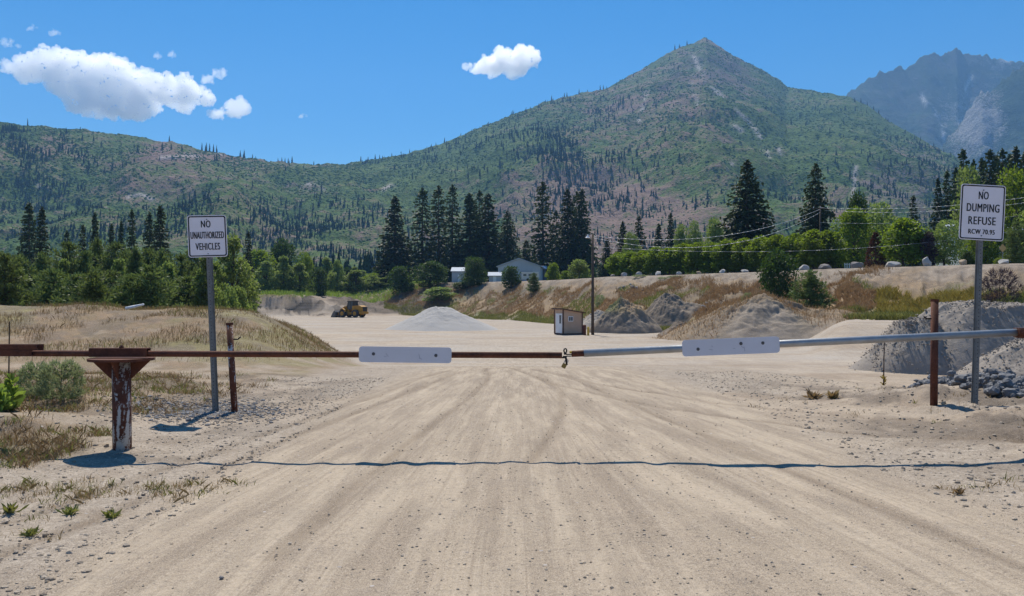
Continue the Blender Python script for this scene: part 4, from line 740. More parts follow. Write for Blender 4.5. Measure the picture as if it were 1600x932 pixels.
heap('gravel_pile', 'smooth pale grey gravel pile on the quarry floor', 686, 92, 6.6, 5.4, 480, 0, 5, [M['whitegravel']], None, 1.0, 0.07, 0.13)
hp = [heap('gravel_pile', 'coarse grey rock pile behind the right sign post, bigger right one', 1540, 36, 5.8, 3.4, 478, 0.1, 7, [M['quarry']], None, 1.0, 0.10, 0.35), heap('gravel_pile', 'coarse grey rock pile behind the right rusty post, smaller left one', 1428, 35, 2.3, 2.2, 500, 0, 8, [M['quarry']], None, 0.9, 0.14, 0.3),
      heap('gravel_pile', 'coarse grey rock spill at the right picture edge', 1630, 29, 3.4, 2.6, 520, 0, 9, [M['quarry']], None, 0.9, 0.14, 0.05)]

# ------------------------------------------------------------------ loose stone, grass (stuff)
def stones(name, label, x, y, size, mat, seed, z=None, squash=0.6, base=ICO1, kind='stuff'):
    rng = np.random.default_rng(seed); z = G(x, y) if z is None else z; bv, bf = base; n = len(x); Vr = np.repeat(bv[None], n, 0) * rng.uniform(0.7, 1.35, (n, 1, 3)) + rng.normal(0, 0.13, (n, len(bv), 3))
    a = rng.uniform(0, 6.283, n); c, s = np.cos(a)[:, None], np.sin(a)[:, None]; X = (Vr[..., 0] * c - Vr[..., 1] * s) * size[:, None] + x[:, None]; Y = (Vr[..., 0] * s + Vr[..., 1] * c) * size[:, None] + y[:, None]; Z = Vr[..., 2] * size[:, None] * squash + (z + size * 0.18)[:, None]
    Fc = bf[None] + (np.arange(n) * len(bv))[:, None, None]; r = np.repeat(np.clip(rng.normal(0.5, 0.25, n), 0, 1), len(bv))
    return tag(link(name, np_mesh(name, np.stack([X, Y, Z], -1).reshape(-1, 3), Fc.reshape(-1, 3), False, [mat], None, rnd=r)), label, 'stones', kind=kind)
rg = np.random.default_rng(91)
def sz(n, lo, hi, p=3.0): return lo + (hi - lo) * rg.uniform(0, 1, n) ** p
n = 11000; y_ = 3.6 + 22 * rg.uniform(0, 1, n) ** 1.6; x_ = rg.normal(0.4, 2.1, n) * (0.8 + 0.02 * y_)
nL = 16000; yL = 4 + 13 * rg.uniform(0, 1, nL) ** 1.3; xL = -2.3 - 0.01 * yL - np.abs(rg.normal(0, 1.6, nL)) - 0.15
nR = 15000; yR = 5 + 14 * rg.uniform(0, 1, nR) ** 1.2; xR = 3.4 + 0.02 * yR + np.abs(rg.normal(0, 2.4, nR))
nD = 3600; xD = rg.normal(-4.6, 0.7, nD); yD = rg.normal(11.6, 0.7, nD)
stones('loose_gravel', 'pebbles and stones scattered over the road and its shoulders', np.concatenate([x_, xL, xR, xD]), np.concatenate([y_, yL, yR, yD]), np.concatenate([sz(n, 0.003, 0.012, 4), sz(nL, 0.003, 0.022, 9), sz(nR, 0.003, 0.026, 11), sz(nD, 0.006, 0.026, 3)]), M['gravelstone'], 92)
n = 900; t_ = rg.uniform(0, 1, n); xc = lerp(7.75, 7.35, t_) + rg.normal(0, 0.22, n); yc = lerp(14.6, 11.2, t_) + rg.normal(0, 0.25, n)
stones('cobbles', 'heap of dark blue-grey cobbles beside the right sign post', xc, yc, sz(n, 0.03, 0.085, 1.2), M['cobble'], 93, G(xc, yc) + rg.uniform(0, 0.2, n) * np.exp(-(rg.normal(0, .6, n)) ** 2), 0.75, ICO2)
stones('dark_rubble', 'patch of dark rubble left of the leaning left sign post', rg.normal(-4.5, 0.55, 1500), rg.normal(11.5, 0.5, 1500), sz(1500, 0.008, 0.04, 3), M['cobble'], 95)
XS, YS, ZS = [], [], []
for o, (cx, cyy, H, X, Y, Z) in hp:
    k = rg.integers(0, X.size, 4500); XS.append(X.ravel()[k] + rg.normal(0, 0.1, k.size)); YS.append(Y.ravel()[k] + rg.normal(0, 0.1, k.size)); ZS.append(Z.ravel()[k])
XS = np.concatenate(XS); YS = np.concatenate(YS); ZS = np.concatenate(ZS)
stones('rock_rubble', 'crushed rock lying over the grey piles at the right', XS, YS, sz(XS.size, 0.012, 0.042, 2), M['quarry'], 94, ZS, 0.8)
def blades(name, label, x, y, h, w, mat, seed, z=None, lean=0.35):
    rng = np.random.default_rng(seed); n = len(x); z = G(x, y) if z is None else z; a = rng.uniform(0, 6.283, n); l = rng.normal(0, lean, (n, 2)) * h[:, None]
    b = np.stack([x, y, z - 0.01], 1); s = np.stack([np.cos(a) * w, np.sin(a) * w, 0 * w], 1); mid = b + np.stack([l[:, 0] * 0.3, l[:, 1] * 0.3, h * 0.6], 1); tip = b + np.stack([l[:, 0], l[:, 1], h], 1)
    V = np.stack([b - s, b + s, mid + s * 0.7, tip, mid - s * 0.7], 1).reshape(-1, 3); r = np.repeat(rng.uniform(0, 1, n), 5)
    return tag(link(name, np_mesh(name, V, np.arange(n * 5).reshape(n, 5), False, [mat], None, rnd=r)), label, 'grass', kind='stuff')
def tuft_pts(xc, yc, per, spread):
    n = len(xc); x = np.repeat(xc, per) + rg.normal(0, 1, n * per) * np.repeat(spread, per); y = np.repeat(yc, per) + rg.normal(0, 1, n * per) * np.repeat(spread, per); return x, y
# grassy mound and left verge
n = 90000; yy = rg.uniform(17, 36, n); xx = -3.5 - rg.uniform(0, 1, n) * (yy * 0.72); mo = zones(xx, yy)[5]; pt = fbm(xx * 0.6, yy * 0.6, 3, 61)
k = (mo > 0.10 + 0.25 * rg.uniform(0, 1, n)) & (pt > 0.38 + 0.12 * rg.uniform(0, 1, n)); gk = k & (pt > 0.56) & (rg.uniform(0, 1, n) < 0.35); dk = k & ~gk
blades('dry_grass', 'short dry tan grass over the mound at the left', xx[dk], yy[dk], rg.uniform(0.04, 0.17, dk.sum()), rg.uniform(0.003, 0.007, dk.sum()), M['dry'], 101)
blades('green_grass', 'greener patches of grass on the mound at the left', xx[gk], yy[gk], rg.uniform(0.05, 0.19, gk.sum()), rg.uniform(0.003, 0.007, gk.sum()), M['grn'], 102)
nt = 2600; yt = rg.uniform(7.6, 17, nt); xt = -4.6 - rg.uniform(0, 1, nt) * (yt * 0.72 - 3.6).clip(0.2); kk = fbm(xt * 0.7, yt * 0.7, 3, 63) > 0.47; xt, yt = xt[kk], yt[kk]
x1, y1 = tuft_pts(xt, yt, 14, rg.uniform(0.03, 0.10, len(xt))); hh = rg.uniform(0.02, 0.12, len(x1)); gsel = np.repeat(rg.uniform(0, 1, len(xt)) < 0.22, 14)
blades('dry_tufts', 'dry weeds in tufts on the ground behind the gate at the left', x1[~gsel], y1[~gsel], hh[~gsel], rg.uniform(0.002, 0.005, (~gsel).sum()), M['dry'], 103, None, 0.6)
blades('green_tufts', 'small green weeds on the ground behind the gate at the left', x1[gsel], y1[gsel], hh[gsel], rg.uniform(0.003, 0.006, gsel.sum()), M['grn'], 104, None, 0.6)
xc = np.concatenate([rg.normal(-3.55, 0.55, 60), rg.normal(-3.3, 0.5, 40), rg.normal(-3.9, 0.3, 20), rg.normal(4.9, 0.5, 18), rg.normal(3.9, 0.12, 4), rg.normal(5.6, 1.0, 24)]); yc = np.concatenate([rg.normal(6.65, 0.16, 60), rg.normal(6.9, 0.12, 40), rg.normal(5.4, 0.4, 20), rg.normal(6.4, 0.4, 18), rg.normal(6.9, 0.05, 4), rg.normal(11.5, 1.1, 24)])
x1, y1 = tuft_pts(xc, yc, 16, rg.uniform(0.02, 0.07, len(xc))); gsel = np.repeat(rg.uniform(0, 1, len(xc)) < 0.3, 16); hh = rg.uniform(0.02, 0.085, len(x1))
blades('verge_grass', 'thin dry grass along the edges of the gravel in front of the gate', x1[~gsel], y1[~gsel], hh[~gsel], rg.uniform(0.0015, 0.0035, (~gsel).sum()), M['dry'], 105, None, 0.7)
blades('verge_weeds', 'thin green weeds along the edges of the gravel in front of the gate', x1[gsel], y1[gsel], hh[gsel], rg.uniform(0.002, 0.005, gsel.sum()), M['grn'], 106, None, 0.7)
# bank on the right
n = 330000; uu = rg.uniform(600, 1750, n); cdv = np.interp(uu, CU, CD); cwv = np.interp(uu, CU, CW); tt = rg.uniform(-0.12, 1.02, n); yy = cdv - cwv + tt * cwv; xx = (uu - 800) / F * yy
p1 = fbm(xx * 0.13, yy * 0.13, 4, 64); p2 = fbm(xx * 0.5, yy * 0.5, 3, 65); keep = rg.uniform(0, 1, n) < sm((0.80 - 0.14 * sm((uu - 1050) / 150) - tt + (p1 - 0.5) * 0.9) / 0.2) * sm((p2 - 0.30) / 0.12) * 0.9
low = keep & (tt < 0.10 + (p1 - 0.5) * 0.35); org = keep & ~low & (p1 > 0.49); dr = keep & ~low & ~org; gr2 = dr & (p2 > 0.52); dr = dr & ~gr2
gold = keep & (uu > 1370) & (uu < 1530) & (tt > 0.05) & (tt < 0.42); org &= ~gold; dr &= ~gold; low &= ~gold; gr2 &= ~gold
for nm, lb, k, mt, h0, h1 in (('green_grass', 'green grass along the foot of the right bank', low, 'grn', 0.25, 0.7), ('rusty_grass', 'rust-coloured dry grass on the right bank', org, 'orange_dry', 0.2, 0.55), ('dry_grass', 'tan dry grass on the right bank', dr, 'dry', 0.2, 0.5), ('green_grass', 'green weed patches among the dry grass of the right bank', gr2, 'grn', 0.2, 0.5), ('golden_weeds', 'golden flowering weeds low on the bank behind the right rock pile', gold, 'goldweed', 0.3, 0.8)):
    blades(nm, lb, xx[k], yy[k], rg.uniform(h0, h1, k.sum()), rg.uniform(0.012, 0.032, k.sum()), M[mt], 110 + len(nm) + k.sum() % 7, None, 0.4)
n = 26000; xx = rg.uniform(-95, -18, n); yy = rg.uniform(168, 214, n); zb = zones(xx, yy); k = (zb[6] > 0.9) | ((yy > 194) & (xx > -60))
blades('green_grass', 'yellow-green grass on top of the cut bank behind the loader', xx[k], yy[k], rg.uniform(0.4, 1.2, k.sum()), rg.uniform(0.03, 0.07, k.sum()), M['mull'], 131)
# grass on the big mound
ob = [o for o in SC.objects if o.get('label', '').startswith('big dirt mound')][0]; co = np.array([v.co[:] for v in ob.data.vertices]) + np.array(ob.location)
k = rg.integers(0, len(co), 9000); q = co[k] + rg.normal(0, 0.15, (9000, 3)) * [1, 1, 0.0]; ang = np.arctan2(q[:, 1] - ob.location.y, q[:, 0] - ob.location.x) % 6.283; kp = (np.abs(ang - 4.55) > 0.65)
q = q[kp]; blades('rusty_grass', 'rusty dry grass over the sides of the big mound', q[:, 0], q[:, 1], rg.uniform(0.15, 0.5, len(q)), rg.uniform(0.010, 0.022, len(q)), M['orange_dry'], 132, q[:, 2] - 0.05)
# background trees between the terrace and the mountains
n = 2600; uu = rg.uniform(-150, 1750, n); dd = rg.uniform(340, 660, n); xx = (uu - 800) / F * dd; zz = G(xx, dd); hh = rg.uniform(9, 19, n) * np.where(uu < 330, 0.8, 1.0)
v, f, r = merge_instances(*cone_tree(6, 8), np.stack([xx, dd, zz - 0.5], 1), hh * rg.uniform(0.22, 0.34, n), hh, rg)
tag(link('valley_forest', np_mesh('valley_forest', v, f, False, [M['farfir']], None, rnd=r)), 'dark conifer forest on the valley floor below the mountain', 'forest', kind='stuff')
n = 700; uu = rg.uniform(300, 640, n); dd = rg.uniform(300, 420, n); xx = (uu - 800) / F * dd; hh = rg.uniform(3.5, 7, n); bv, bf = ICO2; bv2 = bv * [0.5, 0.5, 0.55] + [0, 0, 0.5]
v, f, r = merge_instances(bv2, bf, np.stack([xx, dd, G(xx, dd) - 0.3], 1), hh * rg.uniform(0.5, 0.8, n), hh, rg)
tag(link('valley_thicket', np_mesh('valley_thicket', v, f, False, [M['brush']], None, rnd=r)), 'green leafy thicket beyond the cut bank', 'thicket', kind='stuff')
# single trees standing against the sky on the ridges
SKY = [(264, 211, 6), (315, 222, 5), (322, 222, 8), (327, 223, 12), (333, 224, 9), (338, 226, 9), (375, 234, 7), (381, 233, 9), (394, 240, 9), (399, 243, 6), (434, 246, 7), (440, 245, 6), (445, 246, 7), (450, 246, 8), (456, 243, 11), (490, 251, 5), (586, 240, 9), (593, 241, 7), (600, 243, 6), (612, 238, 7), (640, 232, 6), (674, 224, 6), (681, 222, 6), (720, 207, 5), (862, 148, 7), (882, 144, 7), (886, 143, 8), (905, 138, 8), (918, 139, 6), (938, 132, 9), (943, 132, 9), (948, 134, 7), (1008, 103, 4), (1055, 68, 7), (1062, 67, 7), (1074, 62, 6), (1346, 152, 8), (1356, 158, 9), (1366, 164, 10), (1374, 170, 11), (1385, 182, 9), (1394, 190, 9), (1405, 198, 8), (1420, 207, 8), (1440, 218, 9)]
cm = np_mesh('crown', *cone_tree(5, 7), False, [M['farfir']], None, rnd=np.full(len(cone_tree(5, 7)[0]), 0.2)); bm = bmesh.new(); tube(bm, (0, 0, -0.3), (0, 0, 0.95), 0.03, 0.008, 6); tmm = bpy.data.meshes.new('trunk'); bm.to_mesh(tmm); bm.free(); tmm.materials.append(M['bark'])
for i, (px, top, hpx) in enumerate(SKY):
    d = float(np.interp(px, *ipts(RDIST))); yr = float(np.interp(px, *ipts(RIDGE))); z = EYE + (HOR - yr) / F * d - 3; H = EYE + (HOR - top) / F * d - z; W = H * (0.34 if px < 300 or px > 340 else 0.28)
    side = 'left ridge' if px < 470 else 'saddle and rising ridge' if px < 1000 else 'upper peak ridge' if px < 1200 else 'right shoulder of the peak'
    t = thing('skyline_tree', 'tiny dark conifer standing on the skyline of the ' + side, 'tree', ((px - 800) / F * d, d, z), 0.3 * i, 'conifers on the skyline of the ' + side); t.scale = (W, W, H); link('crown', cm, t); link('trunk', tmm, t)

# ------------------------------------------------------------------ boulders
def boulder(label, px, py, wpx, hpx, mat, seed, d=None, group='boulders along the terrace edge', pointed=0.0, sink=0.15):
    d = float(np.interp(px, CU, CD)) + 1.0 if d is None else d; x = (px - 800) / F * d; w = wpx / F * d; h = hpx / F * d; z = g1(x, d); bv, bf = ICO4; rng = np.random.default_rng(seed)
    v = bv.copy(); 
    for _ in range(14):
        nn = rng.normal(0, 1, 3); nn /= np.linalg.norm(nn); c = rng.uniform(0.55, 0.85); dd = v @ nn; v = v - np.outer(np.maximum(0, dd - c), nn) * 0.92
    v += bv * ((fbm(bv[:, 0] * 3 + seed, bv[:, 1] * 3 + bv[:, 2] * 2, 4, seed) - 0.5) * 0.14)[:, None]
    if pointed: v[:, 0] += pointed * v[:, 2] * 0.5; v[:, :2] *= (1 - 0.42 * abs(pointed) * np.clip(v[:, 2:3] + 0.3, 0, 1.2))
    v = v * [w / 2, w / 2 * 0.8, h * 0.62]; 
    return tag(link('boulder', np_mesh('boulder', v, bf, True, [M[mat]], None, rnd=np.clip(0.5 + 0.0 * v[:, 0], 0, 1)), loc=(x, d, z + h * (0.5 - sink)), rot=(0, 0, rng.uniform(-0.4, 0.4))), label, 'boulder', group)
for i, (lb, px, w, h, mt, pt) in enumerate([('dark low boulder, leftmost on the terrace edge right of the lamp pole', 957, 9, 4, 'boulderdk', 0), ('grey boulder second from the left on the terrace edge', 975, 11, 7, 'boulder', 0), ('pale boulder third from the left on the terrace edge', 998, 12, 7, 'boulder', 0), ('upright grey boulder fourth from the left on the terrace edge', 1029, 11, 8, 'boulder', 0), ('small pale boulder below the hedge row, left of the flat tan one', 1061, 11, 6, 'boulder', 0), ('flat tan boulder below the middle of the hedge row', 1092, 9, 5, 'bouldertan', 0), ('white pointed boulder below the middle of the hedge row', 1129, 13, 8, 'boulder', 0.8), ('pale rounded boulder left of the leafy tree on the bank', 1164, 13, 6, 'boulder', 0), ('tan boulder half behind the leafy tree on the bank', 1194, 12, 7, 'bouldertan', 0), ('pale angular boulder between the bank trees', 1256, 20, 9, 'boulder', 0.3), ('long dark wedge boulder at the right end of the hedge row', 1289, 24, 10, 'boulderdk', -0.4), ('dark brown boulder by the white fence', 1339, 23, 12, 'boulderdk', 0), ('wide white boulder in front of the big clipped tree', 1394, 26, 11, 'boulder', 0), ('tall pointed white boulder left of the no dumping sign', 1449, 18, 17, 'boulder', -0.9), ('tan boulder just left of the right sign post', 1505, 16, 11, 'bouldertan', 0), ('pale low boulder right of the right sign post', 1569, 20, 9, 'boulder', 0.2)]):
    boulder(lb, px, 0, w, h, mt, 400 + i, None, 'boulders along the terrace edge', pt)
for i, (px, d, w) in enumerate([(1094, 92, 7), (1099, 90, 9), (1090, 94, 5), (1104, 92, 5), (1097, 88, 4)]): boulder('small pale rock in the cluster low on the bank left of the big mound', px, 0, w, w * 0.7, 'boulder', 430 + i, d, 'pale rocks low on the bank')
for i, (px, t, w) in enumerate([(968, .62, 6), (975, .66, 8), (982, .6, 5), (988, .68, 7), (995, .7, 6), (1004, .64, 5), (985, .74, 5)]):
    d = float(np.interp(px, CU, CD) - np.interp(px, CU, CW) * (1 - t)); boulder('small grey rock in the rubble high on the bank right of the lamp pole', px, 0, w, w * 0.7, 'boulderdk' if i % 2 else 'boulder', 440 + i, d, 'rubble high on the bank')
for i, (lb, px, py, w, mt, d) in enumerate([('brown stone beside the foot of the gate post', 167, 703, 9, 'bouldertan', 8.62), ('orange-brown stone at the foot of the right rusty post', 1474, 630, 9, 'bouldertan', 11.2), ('flat dark stone among the cobbles beside the right posts', 1500, 618, 28, 'boulderdk', 12.9), ('dark brown lump lying on the road at the lower left', 347, 907, 8, 'boulderdk', 4.62)]): boulder(lb, px, 0, w, w * (0.75 if w < 20 else 0.45), mt, 460 + i, d, 'stones near the gate')
x, d = P(211, 0, 25.5).x, 25.5
bm = bmesh.new(); tube(bm, (-0.30, 0, 0.03), (0.02, 0.02, 0.10), 0.05, 0.045, 8); tube(bm, (0.0, 0.02, 0.095), (0.28, 0.0, 0.16), 0.045, 0.03, 8)
o = bm_obj('driftwood', bm, M['white'], smooth=True); o.location = (x, d, g1(x, d) + 0.03); tag(o, 'bleached log lying on top of the grassy mound', 'log')

# ------------------------------------------------------------------ the gate
GD = 8.6; gz = lambda py: EYE + (HOR - py) / F * GD; gx = lambda px: (px - 800) / F * GD
pz = g1(gx(190), GD)
post = thing('gate_post', 'stout white gate post with flaking paint and rust under the left gate arm', 'gate post', (gx(190), GD, pz)); X0 = gx(190)
def L(px, py): return (gx(px) - X0, gz(py) - pz)
bm = bmesh.new(); tube(bm, (0.015, 0, -0.25), (0, 0, L(0, 565)[1] + 0.005), 0.096, 0.094, 32); bm_obj('pipe', bm, M['rustpaint'], post, True)
for p in post.children[0].data.polygons: p.use_smooth = abs(p.normal.z) < 0.5
bm = bmesh.new(); tube(bm, (0, 0, L(0, 563.5)[1]), (0, 0, L(0, 559.5)[1]), 0.33, 0.33, 48); bm_obj('bearing_plate', bm, M['rust'], post)
zt = L(0, 563.5)[1]; zb_ = L(0, 592)[1]
for a in (0, 90, 180, 270):
    bm = bmesh.new(); prism(bm, [(0.085, zb_), (0.105, zb_), (0.30, zt - 0.002), (0.085, zt - 0.002)], -0.006, 0.006); o = bm_obj('gusset', bm, M['rust'], post); o.rotation_euler = (0, 0, R(a + 8))
arm = thing('barrier_gate', 'rusty left gate arm carrying a pale blank board', 'gate', (gx(190), GD, gz(552)), 0)
def A(px, py): return (gx(px) - gx(190), gz(py) - gz(552))
bm = bmesh.new(); a0 = A(-60, 552); a1 = A(878, 555.5); tube(bm, (a0[0], 0, a0[1]), (a1[0], 0, a1[1]), 0.033, None, 24); o = bm_obj('pipe', bm, M['rust'], arm, True)
bm = bmesh.new(); c = A(187.5, 552); box(bm, (c[0], -0.045, A(0, 551.5)[1]), (0.62, 0.012, 0.085)); box(bm, (c[0], 0.045, A(0, 551.5)[1]), (0.62, 0.012, 0.085)); box(bm, (c[0], 0, A(0, 544.7)[1]), (0.62, 0.10, 0.010)); bm_obj('pivot_channel', bm, M['rust'], arm)
bm = bmesh.new(); tube(bm, (0.0, 0, A(0, 544.6)[1]), (0, 0, A(0, 541.5)[1]), 0.024, None, 6); tube(bm, (0.0, 0, A(0, 541.6)[1]), (0, 0, A(0, 539.6)[1]), 0.013, None, 10); bm_obj('pivot_bolt', bm, M['rust'], arm)
bm = bmesh.new()
for zc, hh_, x1 in ((542.2, 7.5, 63), (551.5, 9.5, 55)):
    xa, xb = A(-70, 0)[0], A(x1, 0)[0]; zc_ = A(0, zc)[1]; h_ = hh_ / F * GD; xm = (xa + xb) / 2
    box(bm, (xm, -0.062, zc_), (xb - xa, 0.008, h_)); box(bm, (xm, -0.045, zc_ + h_ / 2 - 0.004), (xb - xa, 0.026, 0.008)); box(bm, (xm, -0.045, zc_ - h_ / 2 + 0.004), (xb - xa, 0.026, 0.008))
box(bm, (A(20, 0)[0], 0.055, A(0, 547)[1]), (0.6, 0.02, 0.12)); bm_obj('counterweight_channel', bm, M['rust'], arm)
bm = bmesh.new(); q = A(870, 555.5); box(bm, (q[0], -0.0345, q[1] + 0.004), (0.10, 0.004, 0.006)); box(bm, (A(880, 0)[0], 0, A(0, 559)[1]), (0.05, 0.02, 0.016)); box(bm, (A(886, 0)[0], 0, A(0, 557)[1]), (0.09, 0.03, 0.009)); bm_obj('latch_tongue', bm, M['darksteel'], arm)
def board(parent, org, px0, px1, py0, py1, tilt, bolts, scuffs):
    cx, cz = (px0 + px1) / 2, (py0 + py1) / 2; w = (px1 - px0) / F * GD; h = (py1 - py0) / F * GD
    bm = bmesh.new(); prism(bm, round_rect(w, h, 0.035), -0.0015, 0.0015); b = bm_obj('reflector_board', bm, M['board'], parent); b.location = (gx(cx) - org[0], -0.041, gz(cz) - org[1]); b.rotation_euler = (0, R(tilt), 0)
    for (bx, bz) in bolts:
        bm = bmesh.new(); tube(bm, (0, -0.010, 0), (0, -0.001, 0), 0.012, None, 6); tube(bm, (0, -0.0025, 0), (0, -0.0012, 0), 0.018, None, 16); o = bm_obj('bolt', bm, M['boltgrey'], b); o.location = ((bx - cx) / F * GD, 0, (cz - bz) / F * GD)
    bm = bmesh.new()
    for (bx, bz, ww, aa) in scuffs: box(bm, ((bx - cx) / F * GD, -0.0021, (cz - bz) / F * GD), (ww, 0.0008, 0.006), Matrix.Rotation(aa, 3, 'Y'))
    bm_obj('scuff_marks', bm, M['boltgrey'] if False else plain('scuffed_grey', (0.38, 0.39, 0.46), 0.6), b)
board(arm, (gx(190), gz(552)), 562, 706, 542, 566.5, 0.75, [(584.7, 553.5), (681.7, 554.8)], [(606, 555, 0.045, 0.9), (603, 557, 0.03, 0), (656, 556, 0.05, 1.3), (658, 560, 0.035, 0.4)])
bm = bmesh.new(); c0 = Vector((gx(883.5), GD, gz(556)))       # drop pin with ring
tube(bm, (0, -0.03, 0.0), (0.012, -0.03, -0.10), 0.011, None, 10); tube(bm, (-0.004, -0.03, 0.012), (-0.004, -0.03, 0.035), 0.016, None, 10)
for i in range(16):
    a, b = 2 * math.pi * i / 16, 2 * math.pi * (i + 1) / 16; tube(bm, (-0.004 + 0.015 * math.cos(a), -0.03, 0.055 + 0.023 * math.sin(a)), (-0.004 + 0.015 * math.cos(b), -0.03, 0.055 + 0.023 * math.sin(b)), 0.008, None, 8)
o = bm_obj('latch_pin', bm, M['darksteel'], None, True); o.location = c0; tag(o, 'dark ringed drop pin joining the two gate arms', 'latch pin')
lock = thing('padlock', 'old brass padlock hanging open-shackled from the gate pin', 'padlock', (gx(881), GD - 0.03, gz(571.5)), 0); lock.rotation_euler = (0, R(28), 0)
tag(lock, 'old brass padlock hanging tilted from the drop pin of the gate')
bm = bmesh.new(); prism(bm, round_rect(0.046, 0.050, 0.006), -0.010, 0.010); bm_obj('body', bm, M['brass'], lock)
bm = bmesh.new(); pr = None
for i in range(13):
    a = math.pi * i / 12; p = (0.016 * math.cos(a), 0, 0.060 + 0.014 * math.sin(a))
    if pr: tube(bm, pr, p, 0.0042, None, 8)
    pr = p
tube(bm, (0.016, 0, 0.02), (0.016, 0, 0.06), 0.0042, None, 8); tube(bm, (-0.016, 0, 0.02), (-0.016, 0, 0.06), 0.0042, None, 8); bm_obj('shackle', bm, M['galv'], lock, True)
arm2 = thing('barrier_gate', 'galvanised right gate arm sloping up to the right with a pale blank board', 'gate', (gx(1610), GD, gz(518)), 0); OR2 = (gx(1610), gz(518))
def B(px, py): return (gx(px) - OR2[0], gz(py) - OR2[1])
bm = bmesh.new(); a = B(912, 552.4); b = B(1600, 519.2); tube(bm, (a[0], 0, a[1]), (b[0], 0, b[1]), 0.040, None, 32); bm_obj('pipe', bm, M['galv'], arm2, True)
bm = bmesh.new(); a = B(893, 553.3); b = B(913, 552.4); tube(bm, (a[0], 0, a[1]), (b[0], 0, b[1]), 0.034, None, 20); bm_obj('end_sleeve', bm, M['rust'], arm2, True)
bm = bmesh.new(); a = B(891.5, 550.5); tube(bm, (a[0] - 0.012, -0.01, a[1]), (a[0] + 0.012, -0.01, a[1]), 0.014, None, 12); bm_obj('end_plug', bm, M['yellow'], arm2); bm = bmesh.new(); a = B(890, 554.5); box(bm, (a[0], 0, a[1]), (0.07, 0.02, 0.012)); bm_obj('latch_tongue', bm, M['darksteel'], arm2)
bm = bmesh.new(); a = B(1605, 520); box(bm, (a[0], 0, a[1]), (0.24, 0.11, 0.10)); box(bm, (a[0] + 0.02, -0.02, a[1] + 0.01), (0.30, 0.13, 0.05)); bm_obj('hinge_sleeve', bm, M['rust'], arm2, False, 0.004)
board(arm2, OR2, 1064.5, 1216, 528.5, 554.0, -2.3, [(1089, 543.5), (1190, 538), (1156, 537.5)], [(1109, 545, 0.04, 0.2), (1111, 540, 0.02, 0.9), (1145, 544.5, 0.025, 0.1), (1161, 546, 0.05, 1.4), (1158, 543, 0.03, 0.6)])
xq, yq = gx(1622), GD + 0.02
rp = thing('gate_post', 'rusty hinge post of the right gate arm at the right picture edge', 'gate post', (xq, yq, g1(xq, yq))); zt = gz(520) - g1(xq, yq)
bm = bmesh.new(); tube(bm, (0, 0, -0.2), (0, 0, zt - 0.06), 0.095, None, 28); bm_obj('pipe', bm, M['rust'], rp); bm = bmesh.new(); tube(bm, (0, 0, zt - 0.06), (0, 0, zt - 0.045), 0.2, None, 32); bm_obj('bearing_plate', bm, M['rust'], rp)
# stop posts
def stop_post(label, px, pyb, pyt, d, r, mat, lean, hook):
    x = (px - 800) / F * d; z0 = g1(x, d); H = EYE + (HOR - pyt) / F * d - z0; t = thing('steel_post', label, 'post', (x, d, z0)); t.rotation_euler = (0, lean, 0)
    bm = bmesh.new(); tube(bm, (0, 0, -0.3), (0, 0, H), r, None, 24); o = bm_obj('pipe', bm, M[mat], t)
    for p in o.data.polygons: p.use_smooth = abs(p.normal.z) < 0.5
    bm = bmesh.new(); tube(bm, (0, 0, H - 0.03), (0, 0, H + 0.006), r + 0.006, None, 24); bm_obj('cap', bm, M['rust'], t)
    bm = bmesh.new(); s = 1 if hook > 0 else -1; z = H - abs(hook); tube(bm, (s * r * 0.8, 0, z), (s * (r + 0.07), 0, z), 0.011, None, 10); tube(bm, (s * (r + 0.065), 0, z), (s * (r + 0.105), 0, z + 0.03), 0.011, None, 10); bm_obj('hook', bm, M['darksteel'], t, True)
stop_post('leaning rusty post with white paint remnants behind the left sign', 367, 648, 505, 11.6, 0.046, 'rustpaint2', -0.06, 0.24)
stop_post('plain dark rust-red steel post left of the no dumping sign', 1458.5, 627, 468.5, 11.3, 0.050, 'rust', 0.012, -0.27)
# ------------------------------------------------------------------ signs
def lettering(parent, text, w, h, cx, cz, y=-0.0042, bold=0.0):
    cu = bpy.data.curves.new('lettering', 'FONT'); cu.body = text; cu.align_x = 'CENTER'; cu.offset = bold; cu.extrude = 0.0; cu.resolution_u = 4; cu.space_character = 1.12
    ob = bpy.data.objects.new('tmp', cu); COL.objects.link(ob); dg = bpy.context.evaluated_depsgraph_get(); me = bpy.data.meshes.new_from_object(ob.evaluated_get(dg)); bpy.data.objects.remove(ob)
    co = np.array([v.co[:] for v in me.vertices]); lo, hi = co.min(0), co.max(0); ctr = (lo + hi) / 2
    for v in me.vertices: v.co = ((v.co.x - ctr[0]) * w / (hi[0] - lo[0]) + cx, y, (v.co.y - ctr[1]) * h / (hi[1] - lo[1]) + cz)
    bmm = bmesh.new(); bmm.from_mesh(me); g_ = bmesh.ops.duplicate(bmm, geom=bmm.verts[:] + bmm.edges[:] + bmm.faces[:])
    for v in g_['geom']:
        if isinstance(v, bmesh.types.BMVert): v.co.x += 0.0058; v.co.y -= 0.0004
    for v in bmm.verts: v.co.x -= 0.0029
    bmm.to_mesh(me); bmm.free(); me.materials.clear(); me.materials.append(M['signblack']); me.name = 'lettering'; o = link('lettering', me, parent); return o
